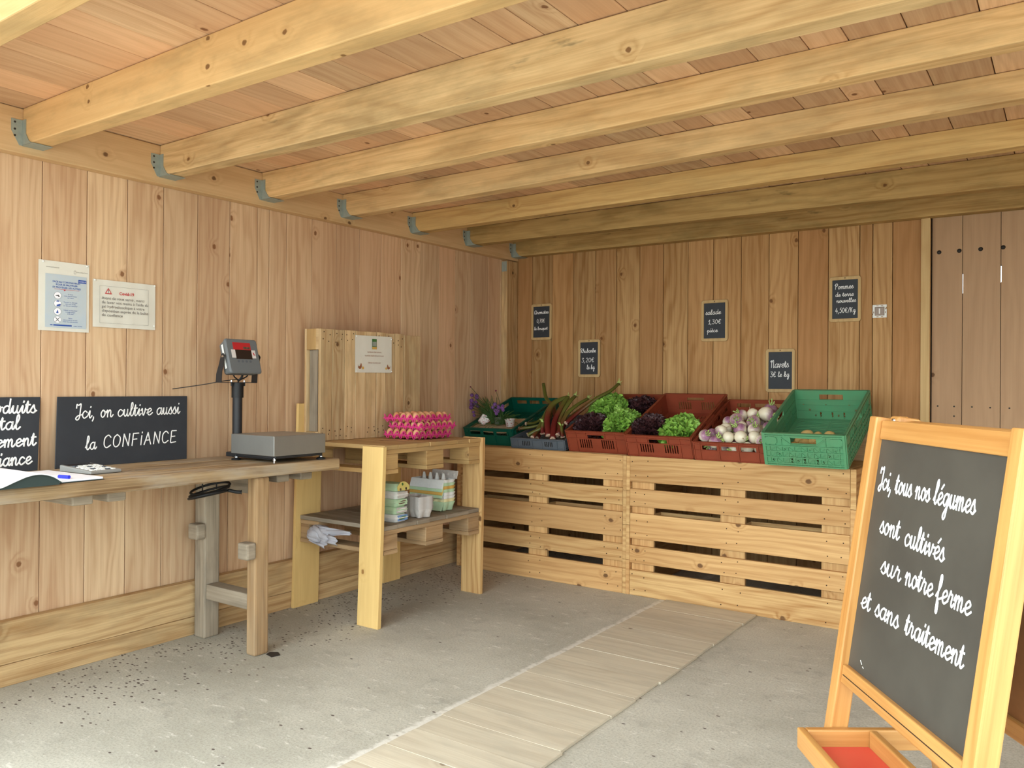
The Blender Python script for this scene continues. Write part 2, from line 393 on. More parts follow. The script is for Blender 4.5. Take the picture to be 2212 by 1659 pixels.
class MB:
    def __init__(self):
        self.bm = bmesh.new()
        self.uv = self.bm.loops.layers.uv.new('UVMap')
        self.rl = self.bm.faces.layers.float.new('rnd')

    def box(self, lo, hi, grain=0, m=None, rnd=None, mi=0, taper=None):
        rnd = random.random() if rnd is None else rnd
        x0, y0, z0 = lo
        x1, y1, z1 = hi
        co = [Vector(c) for c in ((x0, y0, z0), (x1, y0, z0), (x1, y1, z0), (x0, y1, z0), (x0, y0, z1), (x1, y0, z1), (x1, y1, z1), (x0, y1, z1))]
        if taper:
            co = [taper(c) for c in co]
        vs = [self.bm.verts.new((m @ c) if m else c) for c in co]
        for idx, ax in (((0, 3, 2, 1), 2), ((4, 5, 6, 7), 2), ((0, 1, 5, 4), 1), ((2, 3, 7, 6), 1), ((1, 2, 6, 5), 0), ((3, 0, 4, 7), 0)):
            f = self.bm.faces.new([vs[i] for i in idx])
            f[self.rl] = rnd
            f.material_index = mi
            oth = [a for a in range(3) if a != ax]
            if grain in oth:
                ua, va = grain, [a for a in oth if a != grain][0]
            else:
                ua, va = oth
            for l, i in zip(f.loops, idx):
                c = co[i]
                l[self.uv].uv = (c[ua], c[va] + 0.37 * ax)
        return self

    def poly(self, pts, thick, m=None, mi=0, rnd=0.5):
        """prism: pts in local XY, extruded from z=0 to z=thick"""
        n = len(pts)
        tr = (lambda c: m @ Vector(c)) if m else (lambda c: Vector(c))
        a = [self.bm.verts.new(tr((p[0], p[1], 0))) for p in pts]
        b = [self.bm.verts.new(tr((p[0], p[1], thick))) for p in pts]
        fs = [self.bm.faces.new(a[::-1]), self.bm.faces.new(b)]
        for i in range(n):
            j = (i + 1) % n
            fs.append(self.bm.faces.new((a[i], a[j], b[j], b[i])))
        for f in fs:
            f[self.rl] = rnd
            f.material_index = mi
            for l in f.loops:
                l[self.uv].uv = (l.vert.co.x + l.vert.co.y, l.vert.co.z)
        return self

    def lathe(self, prof, n=16, m=None, mi=0, rnd=0.5):
        rings = []
        tr = (lambda c: m @ Vector(c)) if m else (lambda c: Vector(c))
        for r, z in prof:
            if r < 1e-6:
                rings.append([self.bm.verts.new(tr((0, 0, z)))])
            else:
                rings.append([self.bm.verts.new(tr((r * math.cos(2 * PI * i / n), r * math.sin(2 * PI * i / n), z))) for i in range(n)])
        for a, b in zip(rings, rings[1:]):
            for i in range(n):
                j = (i + 1) % n
                if len(a) == 1 and len(b) == 1:
                    continue
                if len(a) == 1:
                    f = self.bm.faces.new((a[0], b[j], b[i]))
                elif len(b) == 1:
                    f = self.bm.faces.new((a[i], a[j], b[0]))
                else:
                    f = self.bm.faces.new((a[i], a[j], b[j], b[i]))
                f.material_index = mi
                f[self.rl] = rnd
        return self

    def cyl(self, p0, p1, r, n=14, mi=0, r1=None):
        p0, p1 = Vector(p0), Vector(p1)
        d = p1 - p0
        q = d.to_track_quat('Z', 'Y').to_matrix().to_4x4()
        q.translation = p0
        r1 = r if r1 is None else r1
        return self.lathe([(0, 0), (r, 0), (r1, d.length), (0, d.length)], n, q, mi)

    def tube(self, pts, rad, n=8, mi=0, caps=True, flat=1.0, rnd=0.5):
        pts = [Vector(p) for p in pts]
        N = len(pts)
        rads = list(rad) if isinstance(rad, (list, tuple)) else [rad] * N
        if len(rads) != N:
            L0 = len(rads)
            rads = [rads[min(L0 - 1, int(i * (L0 - 1) / max(1, N - 1) + 0.5))] for i in range(N)]
        prev = None
        rings = []
        for i, p in enumerate(pts):
            t = (pts[min(i + 1, N - 1)] - pts[max(i - 1, 0)]).normalized()
            if prev is None:
                ref = Vector((0, 0, 1)) if abs(t.z) < 0.9 else Vector((1, 0, 0))
                a = t.cross(ref).normalized()
            else:
                a = (prev - t * prev.dot(t)).normalized()
            b = t.cross(a)
            prev = a
            rings.append([self.bm.verts.new(p + (a * math.cos(2 * PI * k / n) + b * math.sin(2 * PI * k / n) * flat) * rads[i]) for k in range(n)])
        for i in range(N - 1):
            for k in range(n):
                j = (k + 1) % n
                f = self.bm.faces.new((rings[i][k], rings[i][j], rings[i + 1][j], rings[i + 1][k]))
                f.material_index = mi
                f[self.rl] = rnd
                us = (i / (N - 1), i / (N - 1), (i + 1) / (N - 1), (i + 1) / (N - 1))
                vs = (k / n, (k + 1) / n, (k + 1) / n, k / n)
                for l, u, v in zip(f.loops, us, vs):
                    l[self.uv].uv = (u, v)
        if caps:
            for rg, u in ((rings[0][::-1], 0), (rings[-1], 1)):
                f = self.bm.faces.new(rg)
                f.material_index = mi
                f[self.rl] = rnd
                for l in f.loops:
                    l[self.uv].uv = (u, 0)
        return self

    def holes(self, w, h, t, hs, m=None, mi=0):
        """panel w x h x t in local XZ (thickness along +Y) with rectangular holes (x0,z0,x1,z1)"""
        hs = [(max(0, a), max(0, b), min(w, c), min(h, d)) for a, b, c, d in hs]
        zs = sorted({0, h} | {q[1] for q in hs} | {q[3] for q in hs})
        for z0, z1 in zip(zs, zs[1:]):
            if z1 - z0 < 1e-6:
                continue
            zc = (z0 + z1) / 2
            row = sorted((q[0], q[2]) for q in hs if q[1] < zc < q[3])
            x = 0
            for a, b in row:
                if a > x + 1e-6:
                    self.box((x, 0, z0), (a, t, z1), 0, m, 0.5, mi)
                x = max(x, b)
            if x < w - 1e-6:
                self.box((x, 0, z0), (w, t, z1), 0, m, 0.5, mi)
        return self

    def obj(self, name, mats, parent=None, bevel=0.0, smooth=False, seg=2, solid=0.0, loc=None, local=False, recalc=True):
        if recalc:
            bmesh.ops.recalc_face_normals(self.bm, faces=self.bm.faces)
        if parent and not local:
            self.bm.transform(chain(parent).inverted())
        elif loc is not None:
            self.bm.transform((loc if isinstance(loc, Matrix) else Matrix.Translation(loc)).inverted())
        me = bpy.data.meshes.new(name)
        self.bm.to_mesh(me)
        self.bm.free()
        o = bpy.data.objects.new(name, me)
        COL.objects.link(o)
        for mm in (mats if isinstance(mats, (list, tuple)) else [mats]):
            me.materials.append(mm)
        if smooth:
            me.polygons.foreach_set('use_smooth', [True] * len(me.polygons))
        if smooth and name in ('column', 'column_collar'):
            me.set_sharp_from_angle(angle=R(40))
        if solid:
            md = o.modifiers.new('solid', 'SOLIDIFY')
            md.thickness = solid
            md.offset = 0
        if bevel:
            md = o.modifiers.new('bevel', 'BEVEL')
            md.width = bevel
            md.segments = seg
            md.limit_method = 'ANGLE'
            md.angle_limit = R(40)
        if parent:
            o.parent = parent
        if loc is not None:
            o.matrix_world = loc if isinstance(loc, Matrix) else Matrix.Translation(loc)
        return o


def thing(name, label, cat, m=None, group=None):
    o = bpy.data.objects.new(name, None)
    o.empty_display_size = 0.05
    COL.objects.link(o)
    if m is not None:
        o.matrix_world = m if isinstance(m, Matrix) else Matrix.Translation(m)
    o['label'] = label
    o['category'] = cat
    if group:
        o['group'] = group
    return o


def tag(o, label, cat, group=None):
    o['label'] = label
    o['category'] = cat
    if group:
        o['group'] = group
    return o


def structure(o, label, cat):
    o['kind'] = 'structure'
    o['label'] = label
    o['category'] = cat
    return o


def dup(root, m, label=None, group=None):
    r = root.copy()
    COL.objects.link(r)
    r.matrix_world = m
    if label:
        r['label'] = label
    if group:
        r['group'] = group
    for ch in list(root.children):
        c = ch.copy()
        COL.objects.link(c)
        c.parent = r
        for g in list(ch.children):
            d = g.copy()
            COL.objects.link(d)
            d.parent = c
    return r


def basis(o, x, y, z=None):
    x, y = Vector(x).normalized(), Vector(y).normalized()
    z = x.cross(y) if z is None else Vector(z)
    m = Matrix.Identity(4)
    for i in range(3):
        m[i][0], m[i][1], m[i][2], m[i][3] = x[i], y[i], z[i], o[i]
    return m


T = Matrix.Translation


def Rx(a):
    return Matrix.Rotation(a, 4, 'X')


def Ry(a):
    return Matrix.Rotation(a, 4, 'Y')


def Rz(a):
    return Matrix.Rotation(a, 4, 'Z')


# ------------------------------------------------------------------ handwriting (own stroke alphabet)
G = {
    'a': (1.15, [[(.92, .8), (.6, 1), (.22, .75), (.15, .3), (.42, 0), (.75, .25), (.92, .95)], [(.92, 1), (.88, .3), (1.0, .02), (1.25, .3)]]),
    'b': (.95, [[(0, .3), (.45, 1.2), (.5, 1.85), (.3, 1.9), (.22, 1.3), (.22, .2), (.5, 0), (.75, .4), (.6, .85), (1, .8)]]),
    'c': (.95, [[(.8, .8), (.5, 1), (.18, .7), (.15, .3), (.45, 0), (.98, .32)]]),
    'd': (1.15, [[(.9, .8), (.55, 1), (.18, .65), (.25, .1), (.6, .08), (.9, .7)], [(.92, 1.9), (.88, .3), (1.0, .02), (1.22, .3)]]),
    'e': (.95, [[(0, .3), (.5, .5), (.78, .75), (.55, 1), (.22, .75), (.2, .25), (.5, 0), (1, .32)]]),
    'f': (.85, [[(0, .3), (.5, 1.2), (.5, 1.9), (.3, 1.85), (.28, .6), (.3, -.8), (.5, -.9), (.48, -.2), (.35, .05), (.9, .3)]]),
    'g': (1.15, [[(.92, .8), (.6, 1), (.22, .75), (.2, .3), (.5, .05), (.9, .7)], [(.93, 1), (.9, 0), (.8, -.8), (.55, -1), (.42, -.7), (.8, -.1), (1.22, .3)]]),
    'h': (1.1, [[(0, .3), (.45, 1.2), (.47, 1.85), (.28, 1.85), (.22, 1), (.2, 0)], [(.22, .5), (.5, 1), (.75, .8), (.75, .2), (.9, 0), (1.15, .3)]]),
    'i': (.62, [[(0, .3), (.3, 1), (.28, .25), (.4, 0), (.67, .3)], [(.36, 1.45), (.38, 1.53)]]),
    'k': (1.0, [[(0, .3), (.45, 1.2), (.47, 1.85), (.28, 1.85), (.22, 1), (.2, 0)], [(.22, .4), (.6, 1), (.65, .7), (.32, .5), (.7, 0), (1.05, .3)]]),
    'l': (.68, [[(0, .3), (.48, 1.3), (.45, 1.9), (.25, 1.7), (.22, .3), (.42, 0), (.73, .3)]]),
    'm': (1.5, [[(0, .6), (.2, 1), (.24, 0)], [(.24, .5), (.5, 1), (.67, .8), (.67, 0)], [(.67, .5), (.93, 1), (1.1, .8), (1.1, .2), (1.25, 0), (1.55, .3)]]),
    'n': (1.1, [[(0, .6), (.2, 1), (.24, 0)], [(.24, .5), (.52, 1), (.72, .8), (.72, .2), (.87, 0), (1.15, .3)]]),
    'o': (.98, [[(.65, .92), (.42, 1), (.15, .6), (.2, .2), (.45, 0), (.75, .3), (.75, .7), (.55, .98), (.65, .8), (1, .8)]]),
    'p': (1.0, [[(0, .3), (.25, 1), (.22, -1)], [(.25, .7), (.55, 1), (.8, .6), (.6, 0), (.3, .1)], [(.6, .02), (1.05, .3)]]),
    'q': (1.15, [[(.92, .8), (.6, 1), (.22, .75), (.2, .3), (.5, .05), (.9, .7)], [(.92, 1), (.88, -1)], [(.88, -.2), (1.2, .3)]]),
    'r': (.9, [[(0, .3), (.22, .95), (.27, 1.12), (.36, .9), (.6, .85), (.55, .3), (.7, 0), (.95, .3)]]),
    's': (.75, [[(0, .3), (.4, 1.05), (.5, .7), (.64, .3), (.45, 0), (.15, .1)], [(.5, .03), (.8, .3)]]),
    't': (.68, [[(0, .3), (.3, 1.6), (.27, .3), (.42, 0), (.73, .3)], [(.05, 1.08), (.6, 1.12)]]),
    'u': (1.1, [[(0, .4), (.2, 1), (.2, .25), (.42, 0), (.7, .4), (.76, 1)], [(.76, 1), (.73, .25), (.88, 0), (1.15, .3)]]),
    'v': (1.05, [[(0, .7), (.2, 1), (.3, .4), (.45, 0), (.68, .5), (.75, 1), (.85, .8), (1.1, .82)]]),
    'Í': (1.0, [[(.1, 1.45), (.15, 1.95), (.4, 1.8), (.75, 2.0), (.72, 1), (.65, .1), (.35, -.2), (.1, .0), (.4, .35), (1.0, .5)]]),
    'Â': (1.7, [[(1.25, 1.5), (.8, 1.9), (.3, 1.5), (.2, .5), (.6, 0), (1.1, .6), (1.3, 1.8)], [(1.3, 1.85), (1.25, .4), (1.4, .02), (1.75, .3)]]),
    'Ŕ': (1.3, [[(.3, 0), (.32, 1.9)], [(0, 1.4), (.4, 2.0), (.95, 1.9), (.9, 1.2), (.35, 1.0)], [(.45, 1), (.95, 0), (1.3, .3)]]),
    'Ń': (1.4, [[(0, 1.5), (.25, 1.9), (.35, 1.5), (.35, 0)], [(.35, 1.2), (.75, 1.95), (1.0, 1.7), (1.0, .2), (1.15, 0), (1.45, .3)]]),
    'Ṕ': (1.15, [[(.3, 0), (.35, 1.9)], [(0, 1.4), (.4, 2.0), (.95, 1.9), (.95, 1.3), (.4, 1.0)]]),
    'C': (1.45, [[(1.15, 1.6), (.75, 1.95), (.25, 1.5), (.2, .5), (.6, 0), (1.2, .35)]]),
    'O': (1.5, [[(.7, 1.95), (.25, 1.5), (.2, .5), (.6, 0), (1.1, .4), (1.2, 1.4), (.7, 1.95)]]),
    'N': (1.5, [[(.2, 0), (.25, 1.0), (.3, 1.95)], [(.3, 1.95), (.7, 1), (1.1, .05)], [(1.1, .05), (1.15, 1), (1.2, 1.95)]]),
    'F': (1.3, [[(.2, 0), (.25, 1), (.3, 1.95)], [(.3, 1.95), (.7, 1.95), (1.15, 1.95)], [(.25, 1.0), (.6, 1.0), (.9, 1.02)]]),
    'Ḯ': (.8, [[(.35, 0), (.38, .8), (.42, 1.5)], [(.45, 1.95), (.46, 2.03)]]),
    'A': (1.5, [[(.1, 0), (.4, 1), (.65, 1.95)], [(.65, 1.95), (.9, 1), (1.2, 0)], [(.3, .7), (.7, .7), (1.0, .72)]]),
    'E': (1.3, [[(1.1, 1.95), (.6, 1.95), (.3, 1.9), (.25, 1), (.2, .05), (.6, 0), (1.1, .05)], [(.25, 1.0), (.6, 1.0), (.9, 1.02)]]),
    'K': (1.3, [[(.2, 0), (.25, 1), (.3, 1.9)], [(1.0, 1.8), (.6, 1.2), (.3, .9)], [(.4, 1.0), (.7, .5), (1.05, 0)]]),
    '0': (1.2, [[(.6, 1.9), (.2, 1.4), (.2, .5), (.55, 0), (.95, .5), (.95, 1.4), (.6, 1.9)]]),
    '1': (.9, [[(.15, 1.2), (.4, 1.6), (.6, 1.9)], [(.6, 1.9), (.58, 1), (.55, 0)], [(.25, 0), (.55, 0), (.85, 0)]]),
    '2': (1.15, [[(.2, 1.5), (.5, 1.9), (.9, 1.6), (.6, .7), (.15, .05)], [(.15, .05), (.6, .02), (1.0, .05)]]),
    '3': (1.15, [[(.2, 1.85), (.6, 1.9), (.9, 1.85)], [(.9, 1.85), (.5, 1.1)], [(.5, 1.1), (.95, .8), (.85, .15), (.45, 0), (.15, .2)]]),
    '4': (1.2, [[(.6, 1.9), (.3, 1.1), (.15, .6)], [(.15, .6), (.6, .6), (1.05, .62)], [(.8, 1.1), (.78, .5), (.75, -.1)]]),
    '5': (1.15, [[(.95, 1.9), (.35, 1.88)], [(.35, 1.88), (.3, 1.15)], [(.3, 1.15), (.75, 1.2), (.95, .7), (.7, .05), (.2, .1)]]),
    '7': (1.1, [[(.15, 1.85), (.5, 1.9), (.95, 1.85)], [(.95, 1.85), (.6, .9), (.45, 0)], [(.35, .95), (.85, 1.0)]]),
    '€': (1.25, [[(1.05, 1.6), (.7, 1.9), (.35, 1.5), (.3, .5), (.65, .02), (1.05, .25)], [(.1, 1.15), (.8, 1.18)], [(.1, .8), (.75, .82)]]),
    ',': (.6, [[(.3, .12), (.3, -.15), (.15, -.45)]]),
    '/': (1.0, [[(.15, -.2), (.5, .9), (.85, 2.0)]]),
    ' ': (.75, []),
}


def glyph(ch):
    if ch in 'éèï':
        base = {'é': 'e', 'è': 'e', 'ï': 'i'}[ch]
        w, st = G[base]
        ac = [(.45, 1.3), (.75, 1.65)] if ch == 'é' else [(.35, 1.65), (.65, 1.3)]
        return w, st + [ac]
    return G[ch]


def catmull(p, k=7):
    if len(p) < 3:
        return [Vector(a) for a in p]
    q = [Vector(a) for a in p]
    out = []
    for i in range(len(q) - 1):
        p0, p1, p2, p3 = q[max(i - 1, 0)], q[i], q[i + 1], q[min(i + 2, len(q) - 1)]
        for s in range(k):
            t = s / k
            out.append(0.5 * ((2 * p1) + (p2 - p0) * t + (2 * p0 - 5 * p1 + 4 * p2 - p3) * t * t + (3 * p1 - p0 - 3 * p2 + p3) * t ** 3))
    out.append(q[-1])
    return out


def handwrite(parent, text, m, x, y, width, xh, pen, mat, slope=0.0, name='lettering'):
    """stroke lettering on the plane m (XY), fitted to width, x-height xh"""
    total = sum(glyph(c)[0] for c in text)
    sx = width / total
    mb = MB()
    cx = 0
    for c in text:
        w, st = glyph(c)
        for s in st:
            pts = []
            for p in catmull(s):
                px = x + (cx + p[0] + 0.06 * p[1]) * sx
                pts.append(m @ Vector((px, y + p[1] * xh + slope * (px - x), 0.0008)))
            if len(pts) == 2 and (pts[1] - pts[0]).length < pen * 0.8:
                pts[1] = pts[0] + (pts[1] - pts[0]).normalized() * pen * 0.8
            n = m.to_3x3() @ Vector((0, 0, 1))
            # flat ribbon with rounded section, raised a hair above the board
            N = len(pts)
            L, Rr = [], []
            for i, p in enumerate(pts):
                t = (pts[min(i + 1, N - 1)] - pts[max(i - 1, 0)]).normalized()
                sd = n.cross(t) * pen * 0.5
                ends = t * pen * 0.35 * (-1 if i == 0 else 1 if i == N - 1 else 0)
                L.append((p + sd + ends, p + sd * 0.6 + n * 0.0007 + ends))
                Rr.append((p - sd + ends, p - sd * 0.6 + n * 0.0007 + ends))
            vs = [[mb.bm.verts.new(v) for v in (L[i][0], L[i][1], Rr[i][1], Rr[i][0])] for i in range(N)]
            for a, b in zip(vs, vs[1:]):
                for k in range(3):
                    mb.bm.faces.new((a[k], a[k + 1], b[k + 1], b[k]))
            mb.bm.faces.new(vs[0][::-1])
            mb.bm.faces.new(vs[-1])
        cx += w
    return mb.obj(name, mat, parent)


def printed(parent, text, m, x, y, size, mat, align='LEFT', width=None, bold=0.0, name='printed_text'):
    cu = bpy.data.curves.new('t', 'FONT')
    cu.body = text
    cu.size = size
    cu.align_x = align
    cu.offset = bold
    cu.resolution_u = 3
    o = bpy.data.objects.new('t', cu)
    me = bpy.data.meshes.new_from_object(o)
    bpy.data.objects.remove(o)
    bpy.data.curves.remove(cu)
    xs = [v.co.x for v in me.vertices] or [0]
    k = 1.0
    if width:
        k = width / (max(xs) - min(xs))
    for v in me.vertices:
        v.co = chain(parent).inverted() @ (m @ Vector((x + v.co.x * k, y + v.co.y, 0.0006)))
    me.name = name
    me.materials.clear()
    me.materials.append(mat)
    ob = bpy.data.objects.new(name, me)
    COL.objects.link(ob)
    ob.parent = parent
    return ob


def patch(parent, name, m, x0, y0, x1, y1, mat, t=0.0004, z=0.0):
    mb = MB()
    mb.box((x0, y0, z), (x1, y1, z + t), 0, m)
    return mb.obj(name, mat, parent)


def disc(parent, name, m, x, y, r, mat, t=0.0006, n=24, sy=1.0):
    mb = MB()
    mb.poly([(x + r * math.cos(2 * PI * i / n), y + sy * r * math.sin(2 * PI * i / n)) for i in range(n)], t, m)
    return mb.obj(name, mat, parent)


# ================================================================== the shed itself
XR = 4.6          # right wall
YF = -4.35        # open front edge of the roof
ZC = 2.284        # underside of the roof boards

mb = MB()
mb.box((-1.0, YF - 0.35, -0.12), (XR + 1, 1.0, 0.0))
structure(mb.obj('floor', M['concrete']), 'worn grey concrete floor with dark chips near the left wall', 'floor')
mb = MB()
mb.box((-40, -60, -0.20), (40, YF - 0.36, -0.02))
mb.box((-40, YF - 0.36, -0.20), (-1.01, 40, -0.02))
mb.box((XR + 1.01, YF - 0.36, -0.20), (40, 40, -0.02))
mb.box((-1.01, 1.01, -0.20), (XR + 1.01, 40, -0.02))
structure(mb.obj('ground', M['gravel']), 'pale gravel yard outside the open front of the shed', 'ground')

# left wall: upright boards, every seam where the photograph shows it
seams = [-4.35, -4.21, -4.02, -3.84, -3.66, -3.55, -3.383, -3.199, -3.018, -2.843, -2.664, -2.483, -2.315, -2.241, -2.128, -1.951, -1.769,
         -1.585, -1.402, -1.316, -1.223, -1.038, -0.851, -0.679, -0.497, -0.3, -0.15, 0.0]
mb = MB()
rw = random.Random(3)
for a, b in zip(seams, seams[1:]):
    g = 0.0016
    d = rw.uniform(-0.0015, 0.0015)
    mb.box((-0.024, a + g, 0.0), (d, b - g, ZC), 2, rnd=rw.random())
structure(mb.obj('wall_left', M['wall'], bevel=0.0012, seg=1), 'left wall of upright sawn fir boards', 'wall')
mb = MB()
mb.box((-0.06, YF, 0), (-0.026, 0.06, ZC), 2)  # unseen sheet added to block daylight behind the board seams
structure(mb.obj('wall_left_backing', M['iron']), 'dark outer sheathing behind the left wall boards', 'wall')

# back wall
bs = [0.0, 0.054, 0.184, 0.357, 0.538, 0.716, 0.883, 1.06, 1.233, 1.407, 1.58, 1.762, 1.937, 2.113, 2.288, 2.463, 2.533, 2.638, 2.81]
mb = MB()
for a, b in zip(bs, bs[1:]):
    g = 0.0018
    mb.box((a + g, rw.uniform(-0.0015, 0.0015), 0.0), (b - g, 0.024, ZC), 2, rnd=rw.random())
xs = 3.75
while xs < XR - 0.01:
    mb.box((xs + 0.002, 0, 0), (min(xs + 0.17, XR) - 0.002, 0.024, ZC), 2, rnd=rw.random())
    xs += 0.17
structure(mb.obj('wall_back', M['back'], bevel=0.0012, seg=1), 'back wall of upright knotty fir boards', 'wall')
mb = MB()
mb.holes(XR + 0.06, ZC, 0.02, [(2.984 + 0.06, 1.72, 2.990 + 0.06, 1.83), (3.163 + 0.06, 1.77, 3.169 + 0.06, 1.86)], T((-0.06, 0.030, 0)))  # added unseen light stop behind the seams, left open at the two door slits
structure(mb.obj('wall_back_backing', M['iron']), 'dark outer sheathing behind the back wall boards', 'wall')

# right wall (out of frame, closes the shed behind the easel)
mb = MB()
y = -3.0
while y < -0.01:
    mb.box((XR, y + 0.0015, 0), (XR + 0.024, min(y + 0.178, 0) - 0.0015, ZC), 2, rnd=rw.random())
    y += 0.178
structure(mb.obj('wall_right', M['wall'], bevel=0.0012, seg=1), 'right wall of upright sawn fir boards', 'wall')

# roof boards run front to back above the joists
mb = MB()
x = -0.06
while x < XR + 0.3:
    w = rw.choice((0.165, 0.178, 0.19, 0.2, 0.12))
    y = YF - 0.2
    cuts = sorted([YF - 0.2, 0.06] + [c for c in (-3.45 + 0.58 * rw.randrange(0, 6),) if rw.random() < 0.75])
    for a, b in zip(cuts, cuts[1:]):
        mb.box((x + 0.0018, a + 0.001, ZC + rw.uniform(0, 0.002)), (x + w - 0.0018, b - 0.001, ZC + 0.024), 1, rnd=rw.random())
    x += w
structure(mb.obj('ceiling', M['ceil'], bevel=0.0012, seg=1), 'ceiling of reddish fir boards laid across the joists', 'ceiling')
mb = MB()
mb.box((-0.3, YF - 0.3, ZC + 0.028), (XR + 0.4, 0.3, ZC + 0.06))
structure(mb.obj('ceiling_cover', M['iron']), 'dark roof covering above the ceiling boards', 'roof')

# skirting: a wide board over a narrow one
mb = MB()
mb.box((0.003, YF, 0.088), (0.046, -0.142, 0.256), 1, rnd=0.31)
mb.box((0.003, YF, 0.0), (0.044, -0.142, 0.086), 1, rnd=0.72)
structure(mb.obj('baseboard_left', M['base'], bevel=0.002, seg=1), 'double larch skirting board along the left wall', 'skirting')

# corner post, post beside the door
mb = MB()
mb.box((0.003, -0.139, 0), (0.054, -0.003, 2.125), 2, rnd=0.5)
tag(mb.obj('corner_post', M['base'], bevel=0.002, loc=(0.028, -0.07, 0)), 'pale upright post standing in the corner of the shed', 'post')
mb = MB()
mb.box((0.008, -0.143, 2.045), (0.050, -0.1395, 2.118))
o = mb.obj('post_bracket', M['zinc'])
tag(o, 'small galvanised plate at the top of the corner post', 'bracket')
mb = MB()
mb.box((2.788, -0.035, 0), (2.834, -0.002, 2.142), 2, rnd=0.83)
tag(mb.obj('door_post', M['slatewood'], bevel=0.002, loc=(2.811, -0.018, 0)), 'narrow pale post between the back wall and the plank door', 'post')

# plank door
dr = thing('door_1', 'plank door of wide pinkish boards at the right end of the back wall', 'door', (3.29, 0.004, 0))
del dr['category']
dr['category'] = 'door'
dr['kind'] = 'structure'
mb = MB()
for i, (a, b) in enumerate(((2.838, 2.987), (2.987, 3.166), (3.166, 3.345), (3.345, 3.53), (3.53, 3.745))):
    cuts = [0.02, ZC]
    lo = {1: (1.72, 1.83), 2: (1.77, 1.86)}.get(i)
    rn = rw.random()
    if lo:
        for z0, z1, e in ((0.02, lo[0], 0.0015), (lo[0], lo[1], 0.0034), (lo[1], ZC, 0.0015)):
            mb.box((a + e, 0.004, z0), (b - 0.0015, 0.028, z1), 2, rnd=rn)
    else:
        mb.box((a + 0.0015, 0.004, 0.02), (b - 0.0015, 0.028, ZC), 2, rnd=rn)
mb.obj('door_boards', M['door'], dr)
for x in (2.873, 2.971, 3.072, 3.176, 3.29, 3.40):
    mb = MB()
    mb.lathe([(0, 0.006), (0.006, 0.0055), (0.011, 0.002), (0.0115, 0)], 14, T((x, 0.004, 1.953)) @ Rx(PI / 2))
    mb.obj('bolt', M['iron'], dr, smooth=True)
for x, z in ((2.87, 1.104), (2.95, 1.103), (3.035, 1.102), (3.12, 1.10), (3.208, 1.099), (2.95, 1.05)):
    mb = MB()
    mb.lathe([(0, 0.002), (0.004, 0.0015), (0.0045, 0)], 10, T((x, 0.004, z)) @ Rx(PI / 2))
    mb.obj('screw', M['iron'], dr)

# ledger along the left wall, slightly out of level
mb = MB()
mb.box((0.002, YF, 0), (0.060, -0.002, 1), 1, rnd=0.4,
       taper=lambda c: Vector((c.x, c.y, (2.104 + (c.y + 3.57) * 0.0081) if c.z < 0.5 else ZC - 0.001)))
tag(mb.obj('ledger_beam', M['ledger'], bevel=0.004, loc=(0.03, -2.4, 2.1)), 'long pale ledger beam fixed along the top of the left wall', 'beam')

# joists, nearest first, each with its hanger on the ledger
JO = [(-4.05, 2.130, 2.130), (-3.487, 2.139, 2.100), (-2.902, 2.143, 2.120), (-2.339, 2.147, 2.170), (-1.780, 2.155, 2.182), (-1.191, 2.160, 2.172), (-0.633, 2.163, 2.136), (-0.080, 2.157, 2.140)]
JL = ['front joist crossing the top left corner of the view', 'joist nearest the front in full view with a long reddish crack',
      'stained joist with dark smudges, second from the open front', 'yellowish joist with small knots, third from the open front',
      'joist with a cluster of dark knots at mid span, fourth from the front', 'joist splashed with white spots, between the knotted joist and the dim rear ones',
      'dim joist next to the last, without smudges', 'rear joist with dark smudges tight against the back wall']
for i, ((y, za, zb), lb) in enumerate(zip(JO, JL)):
    jt = thing('roof_joist', 'spruce ' + lb, 'joist', (0.061, y + 0.037, za))
    mb = MB()
    wj = 0.075
    mb.box((0.0615, y, 0), (XR - 0.002, y + wj, 1), 0, rnd=(0.13 + 0.29 * i) % 1,
           taper=lambda c: Vector((c.x, c.y, (za + (zb - za) * (c.x - 0.06) / 3.2) if c.z < 0.5 else ZC - 0.001)))
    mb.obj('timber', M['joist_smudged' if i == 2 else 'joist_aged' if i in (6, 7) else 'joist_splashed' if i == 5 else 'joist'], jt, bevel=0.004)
    mb = MB()
    h = 0.100
    # flange on the ledger, plate on the joist face, seat underneath
    mb.poly([(0, 0.03), (0, h), (-0.042, h), (-0.042, 0.055), (-0.012, 0.0), (0, 0)], 0.0025, basis((0.0605, y - 0.001, za - 0.004), (0, 1, 0), (0, 0, 1)))
    mb.poly([(0, 0), (0, h), (0.030, h), (0.030, 0.045), (0.055, 0.012), (0.078, 0.0)], 0.0025, basis((0.0605, y - 0.0005, za - 0.004), (1, 0, 0), (0, 0, 1)))
    mb.box((0.0605, y - 0.003, za - 0.0055), (0.140, y + wj + 0.003, za - 0.003))
    mb.poly([(0, 0), (0.042, 0.055), (0.042, h), (0, h)], 0.0025, basis((0.0605, y + wj + 0.001, za - 0.004), (0, 1, 0), (0, 0, 1)))
    hg = mb.obj('joist_hanger', M['zinc'], jt)
    mb = MB()
    for dz in (0.088, 0.060, 0.035):
        mb.lathe([(0, 0.003), (0.004, 0.002), (0.0045, 0)], 8, basis((0.063, y - 0.03, za + dz - 0.004), (0, 1, 0), (0, 0, 1)))
    mb.obj('hanger_nails', M['iron'], hg)

